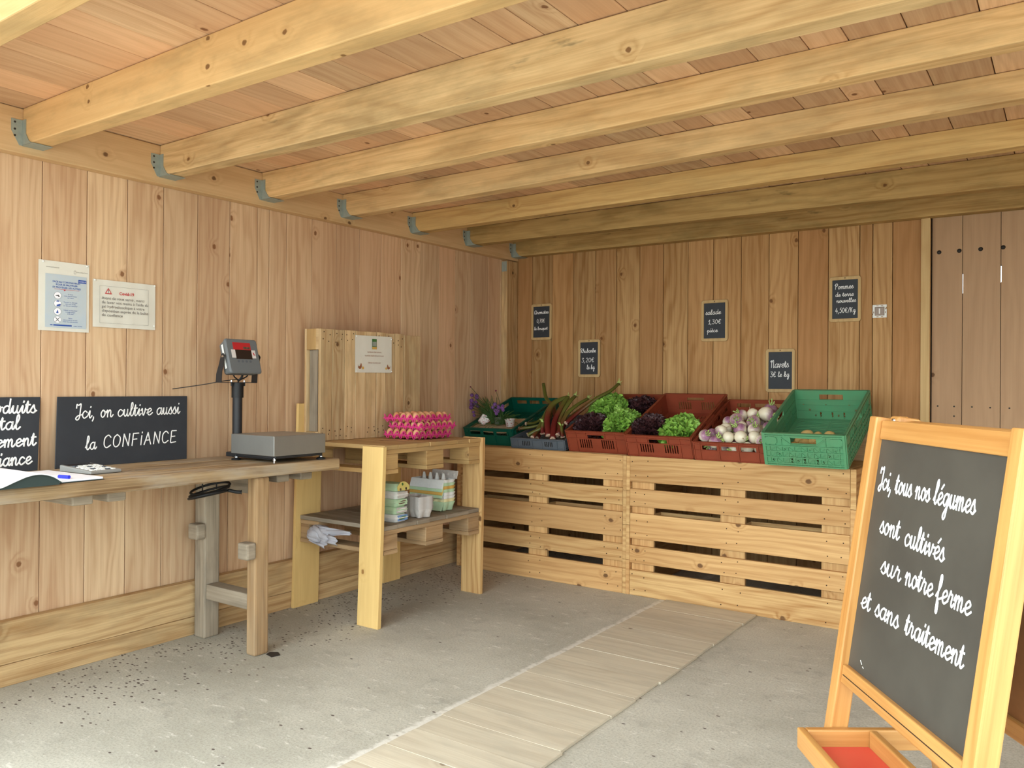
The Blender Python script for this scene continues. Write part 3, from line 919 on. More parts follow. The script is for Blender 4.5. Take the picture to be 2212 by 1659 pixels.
# boarded channel down the floor
mb = MB()
y = -0.80
k = 0
while y > -4.9:
    w = rw.choice((0.2, 0.215, 0.19, 0.145))
    sx = rw.uniform(-0.006, 0.006)
    mb.box((1.622 + sx * 0.5, y - w + 0.0006, 0.0005), (2.125 + sx, y - 0.0006, 0.011 + rw.uniform(0, 0.0012)), 0, rnd=rw.random())
    y -= w
st = mb.obj('trim_1', M['strip'], bevel=0.0008, seg=1)
structure(st, 'strip of trodden grey boards let into the concrete floor', 'floor boards')


# ================================================================== counter along the left wall
CZ = 0.843
ct = thing('counter', 'weathered timber counter on a rough trestle along the left wall', 'counter', (0.31, -2.7, 0))
mb = MB()
ye = -2.262
for i, (a, b) in enumerate(((0.052, 0.228), (0.230, 0.402), (0.404, 0.574))):
    mb.box((a, -4.55, CZ - 0.056 + 0.001 * i), (b, ye - (0.0, 0.012, 0.004)[i], CZ - 0.0005 * i), 1, rnd=(0.21, 0.62, 0.44)[i])
mb.obj('worktop', M['counter'], ct, bevel=0.007)
for y in (-2.733, -4.40):
    mb = MB()
    mb.box((0.482, y, 0), (0.546, y + 0.074, CZ - 0.0565), 2, rnd=0.3)
    mb.obj('leg', [M['greywarm']], ct, bevel=0.010)
    mb = MB()
    mb.box((0.064, y + 0.022, 0), (0.144, y + 0.105, CZ - 0.0565), 2, rnd=0.9)
    mb.obj('leg', M['grey'], ct, bevel=0.008)
    mb = MB()
    mb.box((0.144, y + 0.03, 0.185), (0.482, y + 0.10, 0.256), 0, rnd=0.5)
    mb.obj('stretcher', M['grey'], ct, bevel=0.005)
    mb = MB()
    mb.box((0.144, y + 0.033, 0.706), (0.482, y + 0.068, CZ - 0.0565), 0, rnd=0.2)
    mb.obj('top_rail', M['grey'], ct, bevel=0.003)
    for x0, x1, yy, z0 in ((0.484, 0.553, y, 0.430), (0.084, 0.156, y + 0.022, 0.470)):
        mb = MB()
        mb.box((x0, yy - 0.05, z0), (x1, yy, z0 + 0.074), 1, rnd=random.random())
        mb.obj('rail_stub', M['grey'], ct, bevel=0.009)
for (a, b) in ((-3.504, -3.426), (-3.372, -3.299), (-2.584, -2.513), (-2.447, -2.377)):
    mb = MB()
    mb.box((0.06, a, 0.748), (0.503, b, CZ - 0.0565), 0, rnd=random.random())
    mb.obj('cleat', M['grey'], ct, bevel=0.006)
mb = MB()
mb.poly([(0, 0), (0.05, -0.01), (0.06, 0.03), (0.02, 0.05), (-0.01, 0.03)], 0.002, T((0.555, -2.68, 0.0005)))
tag(mb.obj('shim', M['black'], loc=(0.57, -2.66, 0.0005)), 'dark scrap of felt under the front leg of the counter', 'shim')

# chalk signs leaning on the wall at the back of the counter
def lean_sign(name, label, y0, y1, lines, extra=0.0):
    b0 = Vector((0.060, y0, CZ + 0.0005))
    upv = Vector((-0.047, extra, 0.2965)).normalized()
    m = basis(b0, (0, 1, 0), upv)
    t = thing(name, label, 'sign', b0 + Vector((0, (y1 - y0) / 2, 0)))
    mb = MB()
    mb.box((0, 0, -0.004), (y1 - y0, 0.300, 0.0), 0, m)
    mb.obj('board', M['slate'], t, bevel=0.001, seg=1)
    for tx, x, y, w, xh, pen, sl in lines:
        handwrite(t, tx, m, x, y, w, xh, pen, M['paint'], sl)
    return t


lean_sign('chalkboard_sign', "black board reading 'Ici, on cultive aussi la CONFiANCE' standing on the counter", -3.352, -2.752, [
    ('Íci, on cultive aussi', 0.075, 0.206, 0.485, 0.031, 0.0050, 0.022),
    ('la', 0.122, 0.071, 0.045, 0.030, 0.0050, 0.02),
    ('CONFḮANCE', 0.196, 0.075, 0.350, 0.0275, 0.0050, 0.022)], 0.03)
lean_sign('chalkboard_sign', 'black board cut off by the left edge of the view, ending in produits and confiance', -4.019, -3.419, [
    ('produits', 0.372, 0.235, 0.212, 0.030, 0.0062, 0.0),
    ('total', 0.400, 0.170, 0.125, 0.030, 0.0062, 0.0),
    ('paiement', 0.36, 0.098, 0.228, 0.030, 0.0062, 0.02),
    ('confiance', 0.350, 0.024, 0.225, 0.030, 0.0062, 0.02)], 0.03)

# open notebook, pen, calculator
nb = thing('notebook', 'open notebook with white pages curling at the front of the counter', 'notebook', (0.37, -3.62, CZ))
mb = MB()
m = T((0.37, -3.51, CZ)) @ Rz(R(2))
mb.box((-0.195, -0.085, 0.0005), (0.195, 0.085, 0.003), 0, m, mi=1)
mb.box((-0.19, -0.083, 0.003), (0.19, 0.083, 0.010), 0, m)
mb.obj('right_pages', [M['sheet'], M['green_cover']], nb)
mb = MB()
prof = [(0.0, 0.012), (-0.03, 0.032), (-0.07, 0.043), (-0.11, 0.040), (-0.15, 0.026), (-0.19, 0.010), (-0.215, 0.0065)]
pp = catmull([(a, b) for a, b in prof], 4)
for dz, mi, x0, x1 in ((0.0, 0, 0.19, 0.612), (-0.0035, 1, 0.185, 0.606)):
    for a, b in zip(pp, pp[1:]):
        v = [mb.bm.verts.new(c) for c in ((x0, -3.592 + a.x, CZ + a.y + dz), (x1, -3.592 + a.x, CZ + a.y + dz), (x1, -3.592 + b.x, CZ + b.y + dz), (x0, -3.592 + b.x, CZ + b.y + dz))]
        f = mb.bm.faces.new(v)
        f.material_index = mi
bmesh.ops.remove_doubles(mb.bm, verts=mb.bm.verts, dist=1e-5)
mb.obj('left_pages', [M['sheet'], M['green_cover']], nb, smooth=True, solid=0.003)
mb = MB()
mb.poly([(p.x, p.y - 0.006) for p in pp[1:-2]] + [(-0.19, 0.001), (-0.004, 0.001)], 0.0015, basis((0.60, -3.592, CZ), (0, 1, 0), (0, 0, 1)))  # dark end plate drawn in for the shade under the arched pages
mb.obj('cover', M['green_cover'], nb)
pn = thing('pen', 'pen with a bright blue cap lying on the open notebook', 'pen', (0.44, -3.55, CZ + 0.011))
mb = MB()
mb.tube([(0.375, -3.566, CZ + 0.0155), (0.49, -3.541, CZ + 0.0155)], 0.0045, 8)
mb.obj('barrel', M['label'], pn)
mb = MB()
mb.tube([(0.485, -3.542, CZ + 0.0165), (0.535, -3.531, CZ + 0.0165)], 0.0062, 10)
mb.obj('cap', M['blueplast'], pn)
ca = thing('calculator', 'flat grey desk calculator with rows of pale keys on the counter', 'calculator', T((0.275, -3.318, CZ)) @ Rz(R(4)) )
mb = MB()
mb.box((-0.105, -0.065, 0.001), (0.105, 0.065, 0.013), 0, rnd=.5, taper=lambda c: Vector((c.x, c.y, c.z if c.z < 0.01 else c.z + (0.014 if c.x < 0 else 0))))
mb.obj('case', M['zinc'] if False else M['calc'], ca, bevel=0.004, local=True)
mb = MB()
mb.box((-0.098, -0.055, 0.0240), (-0.055, 0.055, 0.0270), 0, rnd=.5, taper=lambda c: Vector((c.x, c.y, c.z - (c.x + 0.098) * 0.057)))
mb.obj('screen', M['display'], ca, local=True)
for r_ in range(5):
    for c_ in range(5):
        x0 = -0.042 + r_ * 0.028
        y0 = -0.052 + c_ * 0.0215
        zt = 0.0135 + (0.105 - x0 - 0.01) * 0.066
        mb = MB()
        mb.box((x0, y0, zt - 0.006), (x0 + 0.019, y0 + 0.015, zt + 0.003))
        mb.obj('key', M['switchw'] if (r_ + 2 * c_) % 5 else M['slategrey'], ca, bevel=0.0015, seg=1, local=True)

# ================================================================== platform scale
sc = thing('weighing_scale', 'platform scale with a steel pan and a tilted grey indicator on a black column', 'scale', (0.40, -2.50, CZ))
mb = MB()
x0, x1, y0, y1 = 0.255, 0.563, -2.652, -2.350
mb.box((x0, y0, 0.874), (x1, y1, 0.965))
mb.obj('pan', M['steel'], sc, bevel=0.003, seg=3)
mb = MB()
mb.box((x0 + 0.01, y0 + 0.012, 0.862), (x1 - 0.006, y1 - 0.012, 0.876))
mb.box((0.185, -2.63, 0.855), (x1 - 0.05, -2.555, 0.876))
mb.obj('base_frame', M['black'], sc, bevel=0.004)
for i, (x, y) in enumerate(((0.548, -2.638), (0.272, -2.636), (0.548, -2.366), (0.272, -2.366))):
    mb = MB()
    if i == 0:
        mb.cyl((x, y, CZ + 0.0005), (x, y, 0.866), 0.0042, 10)
        mb.lathe([(0, 0.012), (0.008, 0.012), (0.008, 0.018), (0, 0.018)], 6, T((x, y, CZ)))
        mb.obj('foot', M['chrome'], sc)
    else:
        mb.lathe([(0, 0.0005), (0.021, 0.0005), (0.022, 0.006), (0.017, 0.009), (0.008, 0.011), (0.005, 0.024), (0, 0.024)], 16, T((x, y, CZ)))
        ft = mb.obj('foot', M['blackp'], sc, smooth=False)
        mb = MB()
        mb.lathe([(0.0052, 0.010), (0.009, 0.010), (0.009, 0.016), (0.0052, 0.016)], 6, T((x, y, CZ)))
        mb.obj('nut', M['chrome'], ft)
PX, PY = 0.222, -2.594
mb = MB()
mb.cyl((PX, PY, 0.852), (PX, PY, 1.150), 0.0225, 24)
mb.obj('column', M['black'], sc, smooth=True)
mb = MB()
mb.cyl((PX, PY, 1.133), (PX, PY, 1.203), 0.0275, 24)
mb.obj('column_collar', M['blackp'], sc, smooth=True)
# yoke
mb = MB()
hx = 0.215
yl, yr = -2.695, -2.493
mb.box((hx - 0.02, yl, 1.203), (hx + 0.022, yr, 1.206))
for yy in (yl, yr - 0.003):
    mb.poly([(-0.020, 0.0), (0.022, 0.0), (0.026, 0.05), (0.040, 0.10), (0.044, 0.125), (0.034, 0.135), (0.020, 0.130), (0.002, 0.08), (-0.016, 0.04)], 0.003,
            basis((hx, yy + 0.003, 1.2055), (1, 0, 0), (0, 0, 1)))
yk = mb.obj('yoke', M['black'], sc)
for yy in (PY - 0.036, PY + 0.036):
    mb = MB()
    mb.cyl((hx + 0.01, yy, 1.188), (hx + 0.01, yy, 1.204), 0.004, 8)
    mb.lathe([(0, 0.012), (0.005, 0.010), (0.006, 0.002), (0, 0)], 10, T((hx + 0.01, yy, 1.205)), mi=1)
    mb.obj('yoke_bolt', [M['black'], M['chrome']], yk)
# indicator head: local x = width (+y world), local y = up the face, local z = out of the face
tl_ = R(17)
hm = basis((0.268, -2.594, 1.3300), (0, 1, 0), (-math.sin(tl_), 0, math.cos(tl_)))
mb = MB()
def rrect(w, h, r, k=5):
    out = []
    for cx, cy, a0 in ((w - r, h - r, 0), (-w + r, h - r, 90), (-w + r, -h + r, 180), (w - r, -h + r, 270)):
        for i in range(k):
            a = R(a0 + 90 * i / (k - 1))
            out.append((cx + r * math.cos(a), cy + r * math.sin(a)))
    return out


def loft(mb, secs, m, mi=0):
    """closed solid through a list of (outline, z)"""
    rings = [[mb.bm.verts.new(m @ Vector((p[0], p[1], z))) for p in o] for o, z in secs]
    for a, b in zip(rings, rings[1:]):
        k_ = len(a)
        for i in range(k_):
            f = mb.bm.faces.new((a[i], a[(i + 1) % k_], b[(i + 1) % k_], b[i]))
            f.material_index = mi
    for rg in (rings[0][::-1], rings[-1]):
        f = mb.bm.faces.new(rg)
        f.material_index = mi
    return mb


loft(mb, [(rrect(0.066, 0.060, 0.012), -0.070), (rrect(0.078, 0.076, 0.012), -0.062), (rrect(0.086, 0.083, 0.012), -0.016), (rrect(0.089, 0.085, 0.012), -0.014),
          (rrect(0.089, 0.085, 0.012), -0.005), (rrect(0.083, 0.079, 0.012), 0.0)], hm)
hd = mb.obj('indicator', M['greyp'], sc, bevel=0.0015)
patch(hd, 'red_label', hm, -0.052, 0.030, 0.046, 0.066, M['redp'], 0.0006)
patch(hd, 'model_label', hm, 0.003, 0.034, 0.040, 0.046, M['ldark'], 0.0010)
patch(hd, 'display', hm, -0.044, -0.016, 0.046, 0.030, M['display'], 0.0008)
patch(hd, 'left_label', hm, -0.066, -0.010, -0.044, 0.030, M['label'], 0.0006)
patch(hd, 'right_label', hm, 0.046, -0.010, 0.068, 0.030, M['label'], 0.0006)
mb = MB()
mb.poly([(0.051, 0.018), (0.058, 0.018), (0.060, 0.012), (0.063, 0.006), (0.0645, 0.002), (0.060, 0.004), (0.057, 0.008), (0.052, 0.003), (0.0555, 0.010)], 0.0012, hm)
mb.obj('red_mark', M['redp'], hd)
patch(hd, 'side_sticker', basis(hm @ Vector((-0.0868, 0, -0.03)), hm.to_3x3() @ Vector((0, 0, 1)), hm.to_3x3() @ Vector((0, 1, 0))), -0.006, -0.055, 0.006, 0.062, M['switchw'], 0.001)
for i in range(4):
    disc(hd, 'button', hm, -0.034 + i * 0.022, -0.027, 0.006, M['slategrey'], 0.0007)
mb = MB()
for s in (-1, 1):
    mb.lathe([(0, 0.006), (0.005, 0.005), (0.006, 0.0), (0, 0)], 10, T((hx + 0.035, -2.594 + s * 0.1015, 1.325)) @ Rx(PI / 2 * (1 if s < 0 else -1)))
mb.obj('pivot_bolt', M['chrome'], yk)
mb = MB()
for dy, bul in ((-0.012, -0.02), (0.002, 0.012), (0.016, 0.03)):
    mb.tube(catmull([(0.245, PY + dy, 1.262), (0.235, PY + dy + bul, 1.238), (0.225, PY + dy * 0.3 + 0.004, 1.215), (0.222, PY, 1.198)], 4), 0.0035, 6)
mb.obj('signal_cable', M['blackp'], sc)
mb = MB()
mb.tube(catmull([(0.24, PY + 0.02, 1.255), (0.232, PY + 0.016, 1.225), (0.215, PY - 0.01, 1.218), (0.19, PY - 0.05, 1.212), (0.12, PY - 0.10, 1.196), (0.06, PY - 0.16, 1.182), (0.02, PY - 0.21, 1.172)], 5), 0.0022, 6)
mb.obj('power_cable', M['blackp'], sc)
# coil of cable tucked under the counter
mb = MB()
for i in range(3):
    pts = []
    for a in range(0, 25):
        t = a / 24 * 2 * PI
        pts.append((0.40 + 0.008 * i + 0.07 * math.cos(t) , -2.86 - 0.01 * i + 0.085 * math.sin(t), 0.742 - 0.012 * i + 0.018 * math.sin(t + 0.6 * i)))
    mb.tube(pts, 0.0055, 6, caps=False)
mb.tube(catmull([(0.47, -2.82, 0.735), (0.50, -2.80, 0.728), (0.515, -2.785, 0.727)], 4), [0.008] * 8 + [0.012], 6)
for yy in (-2.90, -2.83):
    mb.tube([(0.40, yy, 0.735), (0.40, yy, CZ - 0.058)], 0.003, 6)
tag(mb.obj('cable_coil', M['blackp'], loc=(0.4, -2.86, 0.74), smooth=True), 'coiled black cable tucked up under the counter', 'cable')

# ================================================================== notices
ML = lambda y, z: basis((0.0035, y, z), (0, 1, 0), (0, 0, 1))


def sheet_obj(t, m, w, h, mat=None, sag=0.003, rot=0.0, name='sheet'):
    mb = MB()
    nx, ny = 14, 8
    g = [[mb.bm.verts.new(m @ Vector((w * i / nx, h * j / ny, 0.0015 + sag * 0.5 * (math.sin(i * 1.7 + j * 0.15) * 0.35 + 0.35)))) for j in range(ny + 1)] for i in range(nx + 1)]
    for i in range(nx):
        for j in range(ny):
            mb.bm.faces.new((g[i][j], g[i + 1][j], g[i + 1][j + 1], g[i][j + 1]))
    return mb.obj(name, mat or M['paper'], t, smooth=True, recalc=False)


def pins(t, m, pts):
    for x, y in pts:
        mb = MB()
        mb.lathe([(0, 0.006), (0.003, 0.005), (0.0045, 0.002), (0, 0.0)], 10, m @ T((x, y, 0.0025)))
        mb.obj('pin', M['switchw'], t, smooth=True)


m = ML(-3.398, 1.413)
t = thing('health_poster', 'tall white and pale blue poster of hand hygiene tips pinned to the left wall', 'poster', (0.004, -3.294, 1.413))
sheet_obj(t, m, 0.208, 0.290, sag=0.001)
mz = m @ T((0, 0, 0.0030))
patch(t, 'blue_panel', mz, 0.027, 0.014, 0.196, 0.236, M['blueprint'])
mz = m @ T((0, 0, 0.0036))
patch(t, 'tag', mz, 0.161, 0.208, 0.195, 0.222, M['blue'])
printed(t, 'COVID-19', mz @ T((0, 0, 0.0004)), 0.178, 0.2125, 0.0065, M['sheet'], 'CENTER')
for i, tx in enumerate(('FACE AU CORONAVIRUS :', 'POUR SE PROTÉGER', 'ET PROTÉGER LES AUTRES')):
    printed(t, tx, mz, 0.113, 0.202 - i * 0.0115, 0.0098, M['blue'], 'CENTER', bold=0.0002)
mb = MB()
mb.poly([(0.063, 0.174), (0.100, 0.174), (0.104, 0.168), (0.110, 0.174), (0.165, 0.174), (0.165, 0.1752), (0.063, 0.1752)], 0.0005, mz)
mb.obj('underline', M['red_ink'], t)
rows = (('Se laver', 'très régulièrement', 'les mains'), ('Tousser ou éternuer', 'dans son coude', 'ou dans un mouchoir'), ('Utiliser un mouchoir', 'à usage unique', 'et le jeter'), ('Saluer', 'sans se serrer la main,', 'éviter les embrassades'))
for r_ in range(4):
    zc = 0.148 - r_ * 0.0335
    disc(t, 'icon_ring', mz, 0.076, zc, 0.0148, M['text'])
    ic = disc(t, 'icon', mz @ T((0, 0, 0.0003)), 0.076, zc, 0.0140, M['sheet'])
    mb = MB()
    if r_ == 0:
        mb.poly([(0.068, zc), (0.080, zc + 0.003), (0.085, zc - 0.005), (0.078, zc - 0.007), (0.078, zc - 0.002), (0.068, zc - 0.002)], 0.0012, mz)
        mt = M['text']
    elif r_ == 1:
        mb.poly([(0.072, zc - 0.013), (0.084, zc - 0.011), (0.090, zc - 0.001), (0.084, zc - 0.001), (0.072, zc - 0.006)], 0.0012, mz)
        mb.poly([(0.070, zc + 0.008), (0.084, zc + 0.008), (0.080, zc + 0.0125), (0.073, zc + 0.0125)], 0.0012, mz)
        mt = M['blue']
    elif r_ == 2:
        mb.poly([(0.070, zc - 0.006), (0.080, zc - 0.006), (0.078, zc + 0.001), (0.0765, zc + 0.008), (0.0735, zc + 0.002)], 0.0012, mz)
        mt = M['blue']
    else:
        mb.poly([(0.067, zc - 0.008), (0.069, zc - 0.0095), (0.085, zc + 0.008), (0.083, zc + 0.0095)], 0.0012, mz)
        mb.poly([(0.067, zc + 0.008), (0.069, zc + 0.0095), (0.085, zc - 0.008), (0.083, zc - 0.0095)], 0.0013, mz)
        mt = M['text']
    mb.obj('icon_drawing', mt, ic)
    for i, tx in enumerate(rows[r_]):
        printed(t, tx, mz, 0.129, zc + 0.006 - i * 0.0075, 0.0068, M['blue'], 'CENTER')
printed(t, 'RÉPUBLIQUE FRANÇAISE', mz, 0.029, 0.262, 0.0048, M['text'])
printed(t, 'Santé publique France', mz, 0.154, 0.252, 0.0052, M['text'])
for i in range(7):
    a = 2 * PI * i / 7
    disc(t, 'logo_dot', mz, 0.147 + 0.0045 * math.cos(a), 0.252 + 0.007 * math.sin(a), 0.0012, M['text'], n=8)
patch(t, 'footer_bar', mz, 0.060, 0.0215, 0.135, 0.0275, M['blue'])
patch(t, 'footer_mark', mz, 0.047, 0.0225, 0.057, 0.0265, M['blue'])
printed(t, '0 800 130 000', mz, 0.142, 0.0215, 0.0062, M['blue'])
pins(t, m, ((0.018, 0.284), (0.198, 0.284)))

m = ML(-3.174, 1.441) @ Rz(R(0.4))
t = thing('hygiene_notice', "landscape laminated notice headed 'Covid-19' with a warning triangle on the left wall", 'notice', (0.004, -3.03, 1.441))
sheet_obj(t, m, 0.290, 0.207, sag=0.006)
mz = m @ T((0, 0, 0.0085))
mb = MB()
tri = lambda s: [(0.066 + s * 0.018 * math.cos(R(a)), 0.155 + s * 0.018 * math.sin(R(a))) for a in (90, 210, 330)]
mb.poly(tri(1.0), 0.0005, mz)
wt = mb.obj('warning_triangle', M['red_ink'], t)
mb = MB()
mb.poly(tri(0.62), 0.0010, mz)
mb.obj('triangle_field', M['paper'], wt)
patch(wt, 'exclamation_bar', mz, 0.0648, 0.152, 0.0672, 0.165, M['text'], 0.0014)
patch(wt, 'exclamation_dot', mz, 0.0648, 0.148, 0.0672, 0.1505, M['text'], 0.0014)
printed(t, 'Covid-19', mz, 0.115, 0.146, 0.0185, M['red_ink'], width=0.068, bold=0.0005)
for i, (tx, wd) in enumerate((('Avant de vous servir, merci', 0.196), ("de laver vos mains à l'aide du", 0.215), ('gel hydroalcoolique à votre', 0.197), ('disposition auprès de la boîte', 0.214), ('de confiance', 0.094))):
    printed(t, tx, mz, 0.036, 0.122 - i * 0.0185, 0.0175, M['text'], width=wd)
for x0, y0, x1, y1 in ((0.028, 0.018, 0.252, 0.0186), (0.028, 0.180, 0.252, 0.1806), (0.028, 0.018, 0.0286, 0.180), (0.2514, 0.018, 0.252, 0.180)):
    patch(t, 'border_line', mz, x0, y0, x1, y1, M['greyp'], 0.0004)
pins(t, m, ((0.010, 0.203), (0.286, 0.203), (0.284, 0.018)))

# ================================================================== slates on the back wall
def slate(label, x, z, lines, rot=0.0):
    w, h = 0.176, 0.265
    m = basis((x, -0.004, z), (1, 0, 0), (0, 0, 1)) @ Rz(R(rot))
    t = thing('price_slate', label, 'slate', m)
    mb = MB()
    o = [(p[0] + w / 2, p[1] + h / 2) for p in rrect(w / 2, h / 2, 0.016, 6)]
    i_ = [(p[0] + w / 2, p[1] + h / 2) for p in rrect(w / 2 - 0.017, h / 2 - 0.019, 0.002, 6)]
    def ring(out, z_):
        return [mb.bm.verts.new((p[0], p[1], z_)) for p in out]
    a0, a1, b1, b0 = ring(o, 0), ring(o, 0.009), ring(i_, 0.009), ring(i_, 0.004)
    for A, B in ((a0, a1), (a1, b1), (b1, b0)):
        for k_ in range(len(A)):
            j = (k_ + 1) % len(A)
            f = mb.bm.faces.new((A[k_], A[j], B[j], B[k_]))
            f[mb.rl] = 0.4
            for l in f.loops:
                l[mb.uv].uv = (l.vert.co.y, l.vert.co.x)
    mb.obj('frame', M['slatewood'], t, bevel=0.0015, local=True)
    mb = MB()
    mb.box((0.014, 0.016, 0.002), (w - 0.014, h - 0.016, 0.0045))
    mb.obj('writing_face', M['slate'], t, local=True)
    mb = MB()
    mb.lathe([(0, 0.0006), (0.003, 0.0004), (0.0032, 0)], 10, T((w / 2, h - 0.009, 0.009)))
    mb.obj('hanging_hole', M['hole'], t, local=True)
    ms = m @ T((0, 0, 0.0045))
    for tx, fx0, fx1, fb, xh, pen in lines:
        handwrite(t, tx, ms, fx0 * w, (1 - fb) * h, (fx1 - fx0) * w, xh * h, pen, M['paint'], 0.02)
    return t


slate("small framed slate reading 'Aromates' above the flowers", 0.186, 1.538, [('Âromates', .13, .84, .28, .052, .0032), ('0,70€', .26, .66, .52, .053, .0030), ('le bouquet', .14, .80, .72, .045, .0030)])
slate("small framed slate reading 'Rhubarbe' above the rhubarb stalks", 0.588, 1.265, [('Ŕhubarbe', .09, .80, .35, .055, .0032), ('3,20€', .14, .73, .605, .06, .0030), ('le kg', .39, .75, .79, .06, .0030)])
slate("small framed slate reading 'salade' above the russet lettuce crates", 1.505, 1.494, [('salade', .16, .74, .35, .06, .0032), ('1,30€', .25, .75, .58, .053, .0030), ('pièce', .22, .62, .78, .052, .0030)])
slate("small framed slate reading 'Navets' above the turnips", 1.924, 1.172, [('Ńavets', .157, .79, .435, .088, .0034), ('3€ le kg', .147, .81, .65, .062, .0032)])
slate("small framed slate reading 'Pommes de terre nouvelles' above the green crate", 2.297, 1.588, [('Ṕommes', .17, .76, .275, .06, .0032), ('de terre', .19, .77, .44, .05, .0030), ('nouvelles', .23, .84, .575, .048, .0030), ('4,50€/Kg'.replace('K', 'K'), .19, .83, .80, .055, .0030)])

# light switch without its cover
m = basis((2.535, -0.002, 1.604), (1, 0, 0), (0, 0, 1))
t = thing('light_switch', 'uncovered white light switch with a grey rocker on the back wall', 'switch', m)
mb = MB()
mb.holes(0.075, 0.074, 0.006, [(0.012, 0.012, 0.063, 0.062), (0.02, 0.066, 0.032, 0.070), (0.044, 0.066, 0.056, 0.070), (0.02, 0.004, 0.032, 0.008), (0.044, 0.004, 0.056, 0.008),
                               (0.004, 0.025, 0.008, 0.036), (0.067, 0.025, 0.071, 0.036), (0.067, 0.046, 0.071, 0.056), (0, 0.018, 0.003, 0.024), (0.072, 0.05, 0.075, 0.06)], basis((0, 0, 0), (1, 0, 0), (0, 0, 1)) @ Rx(0) if False else Matrix(((1, 0, 0, 0), (0, 0, 1, 0), (0, 1, 0, 0), (0, 0, 0, 1))))
mb.obj('plate', M['switchw'], t, local=True, bevel=0.0006, seg=1)
mb = MB()
mb.box((0.0125, 0.0125, 0.001), (0.0625, 0.0615, 0.008))
mb.obj('rocker', M['switchg'], t, local=True, bevel=0.003)
mb = MB()
mb.box((0.034, 0.022, 0.008), (0.040, 0.052, 0.0088))
mb.obj('rocker_mark', M['switchw'], t, local=True)


# ================================================================== pallet shelf unit
ST = 0.897
sh = thing('pallet_shelf', 'two tier shelf built from half pallets on plank legs beside the counter', 'shelf', (0.38, -1.69, 0))
rs = random.Random(11)


def half_pallet(zt, md, mo, tag_):
    mb = MB()
    y = -2.078
    for w in (0.100, 0.145, 0.098, 0.142, 0.098, 0.100, 0.101):
        mb.box((0.068, y + 0.0015, zt - 0.022), (0.690 + rs.uniform(-0.008, 0.004), y + w - 0.0015, zt - rs.uniform(0, 0.0012)), 0, rnd=rs.random())
        y += w
    mb.obj(tag_ + '_deck', md, sh, bevel=0.002)
    for x0 in (0.070, 0.543):
        mb = MB()
        mb.box((x0, -2.076, zt - 0.0445), (x0 + 0.143, -1.296, zt - 0.0225), 1, rnd=rs.random())
        mb.obj('stringer', mo, sh, bevel=0.0015)
        for yb in (-2.076, -1.758, -1.397):
            mb = MB()
            mb.box((x0 + 0.002, yb, zt - 0.122), (x0 + (0.066 if tag_ == 'lower' and yb == -2.076 and x0 < 0.3 else 0.141), yb + 0.1 + (0.04 if yb == -1.758 else 0), zt - 0.045), 0, rnd=rs.random())
            mb.obj('block', mo, sh, bevel=0.003)
    for yb, w in ((-2.076, 0.1), (-1.758, 0.14), (-1.397, 0.1)):
        mb = MB()
        mb.box((0.068, yb, zt - 0.144), (0.686, yb + w, zt - 0.1225), 0, rnd=rs.random())
        mb.obj('skid', mo, sh, bevel=0.002)


half_pallet(ST, M['shelfwood'], M['shelfwood'], 'top')
half_pallet(0.495, M['grey'], M['greywarm'], 'lower')
mb = MB()
mb.box((0.554, 0, 0), (0.697, 0.0235, 0.891), 2, rnd=0.27, taper=lambda c: Vector((c.x + 0.006 * c.z, c.y - 2.128 + 0.026 * c.z / 0.891, c.z)))
mb.obj('leg', M['plank'], sh, bevel=0.0015)
mb = MB()
mb.box((0.552, 0, 0), (0.694, 0.0235, 0.901), 2, rnd=0.71, taper=lambda c: Vector((c.x + 0.012 * c.z, c.y - 1.2925, c.z)))
mb.obj('leg', M['pallet'], sh, bevel=0.0015)
mb = MB()
mb.box((0.048, -2.118, 0.0), (0.0675, -1.945, 1.095), 2, rnd=0.55, taper=lambda c: Vector((c.x, c.y + 0.024 * c.z, c.z)))
mb.obj('leg', M['plank'], sh, bevel=0.0015)
mb = MB()
mb.box((0.048, -1.432, 0.0), (0.0675, -1.284, 0.75), 2, rnd=0.15)
mb.obj('leg', M['plank'], sh, bevel=0.0015)

bp = thing('pallet_back_panel', 'upright half pallet of pale vertical boards standing on top of the shelf', 'pallet', (0.13, -1.66, ST))
mb = MB()
ys = [-2.058, -1.975, -1.886, -1.806, -1.722, -1.640, -1.563, -1.485, -1.408, -1.262]
for a, b in zip(ys, ys[1:]):
    mb.box((0.178, a + 0.001 + 0.0025 * rs.random(), ST + 0.0005), (0.199 + rs.uniform(-0.003, 0.0025), b - 0.001 - 0.0025 * rs.random(), 1.500 + rs.uniform(-0.004, 0.003)), 2, rnd=rs.random())
mb.obj('face_boards', M['panel'], bp, bevel=0.0015)
for z0, z1 in ((1.385, 1.498), (ST + 0.0005, 0.945)):
    mb = MB()
    mb.box((0.156, -2.055, z0), (0.1775, -1.265, z1), 1, rnd=rs.random())
    mb.obj('stringer', M['panel'], bp, bevel=0.0015)
    for yb in (-2.056, -1.73, -1.365):
        mb = MB()
        mb.box((0.084, yb, z0), (0.1555, yb + 0.1, z1), 2, rnd=rs.random())
        mb.obj('block', M['shelfwood'], bp, bevel=0.002)
for yb in (-2.056, -1.73, -1.365):
    mb = MB()
    mb.box((0.0685, yb, ST + 0.0005), (0.0835, yb + 0.1, 1.499), 2, rnd=rs.random())
    mb.obj('skid', M['panel'], bp, bevel=0.0015)
mb = MB()
mb.box((0.088, -2.035, 0.9455), (0.15, -2.013, 1.3845), 2, rnd=0.4)
mb.obj('infill_board', M['grey'], bp)
mb = MB()
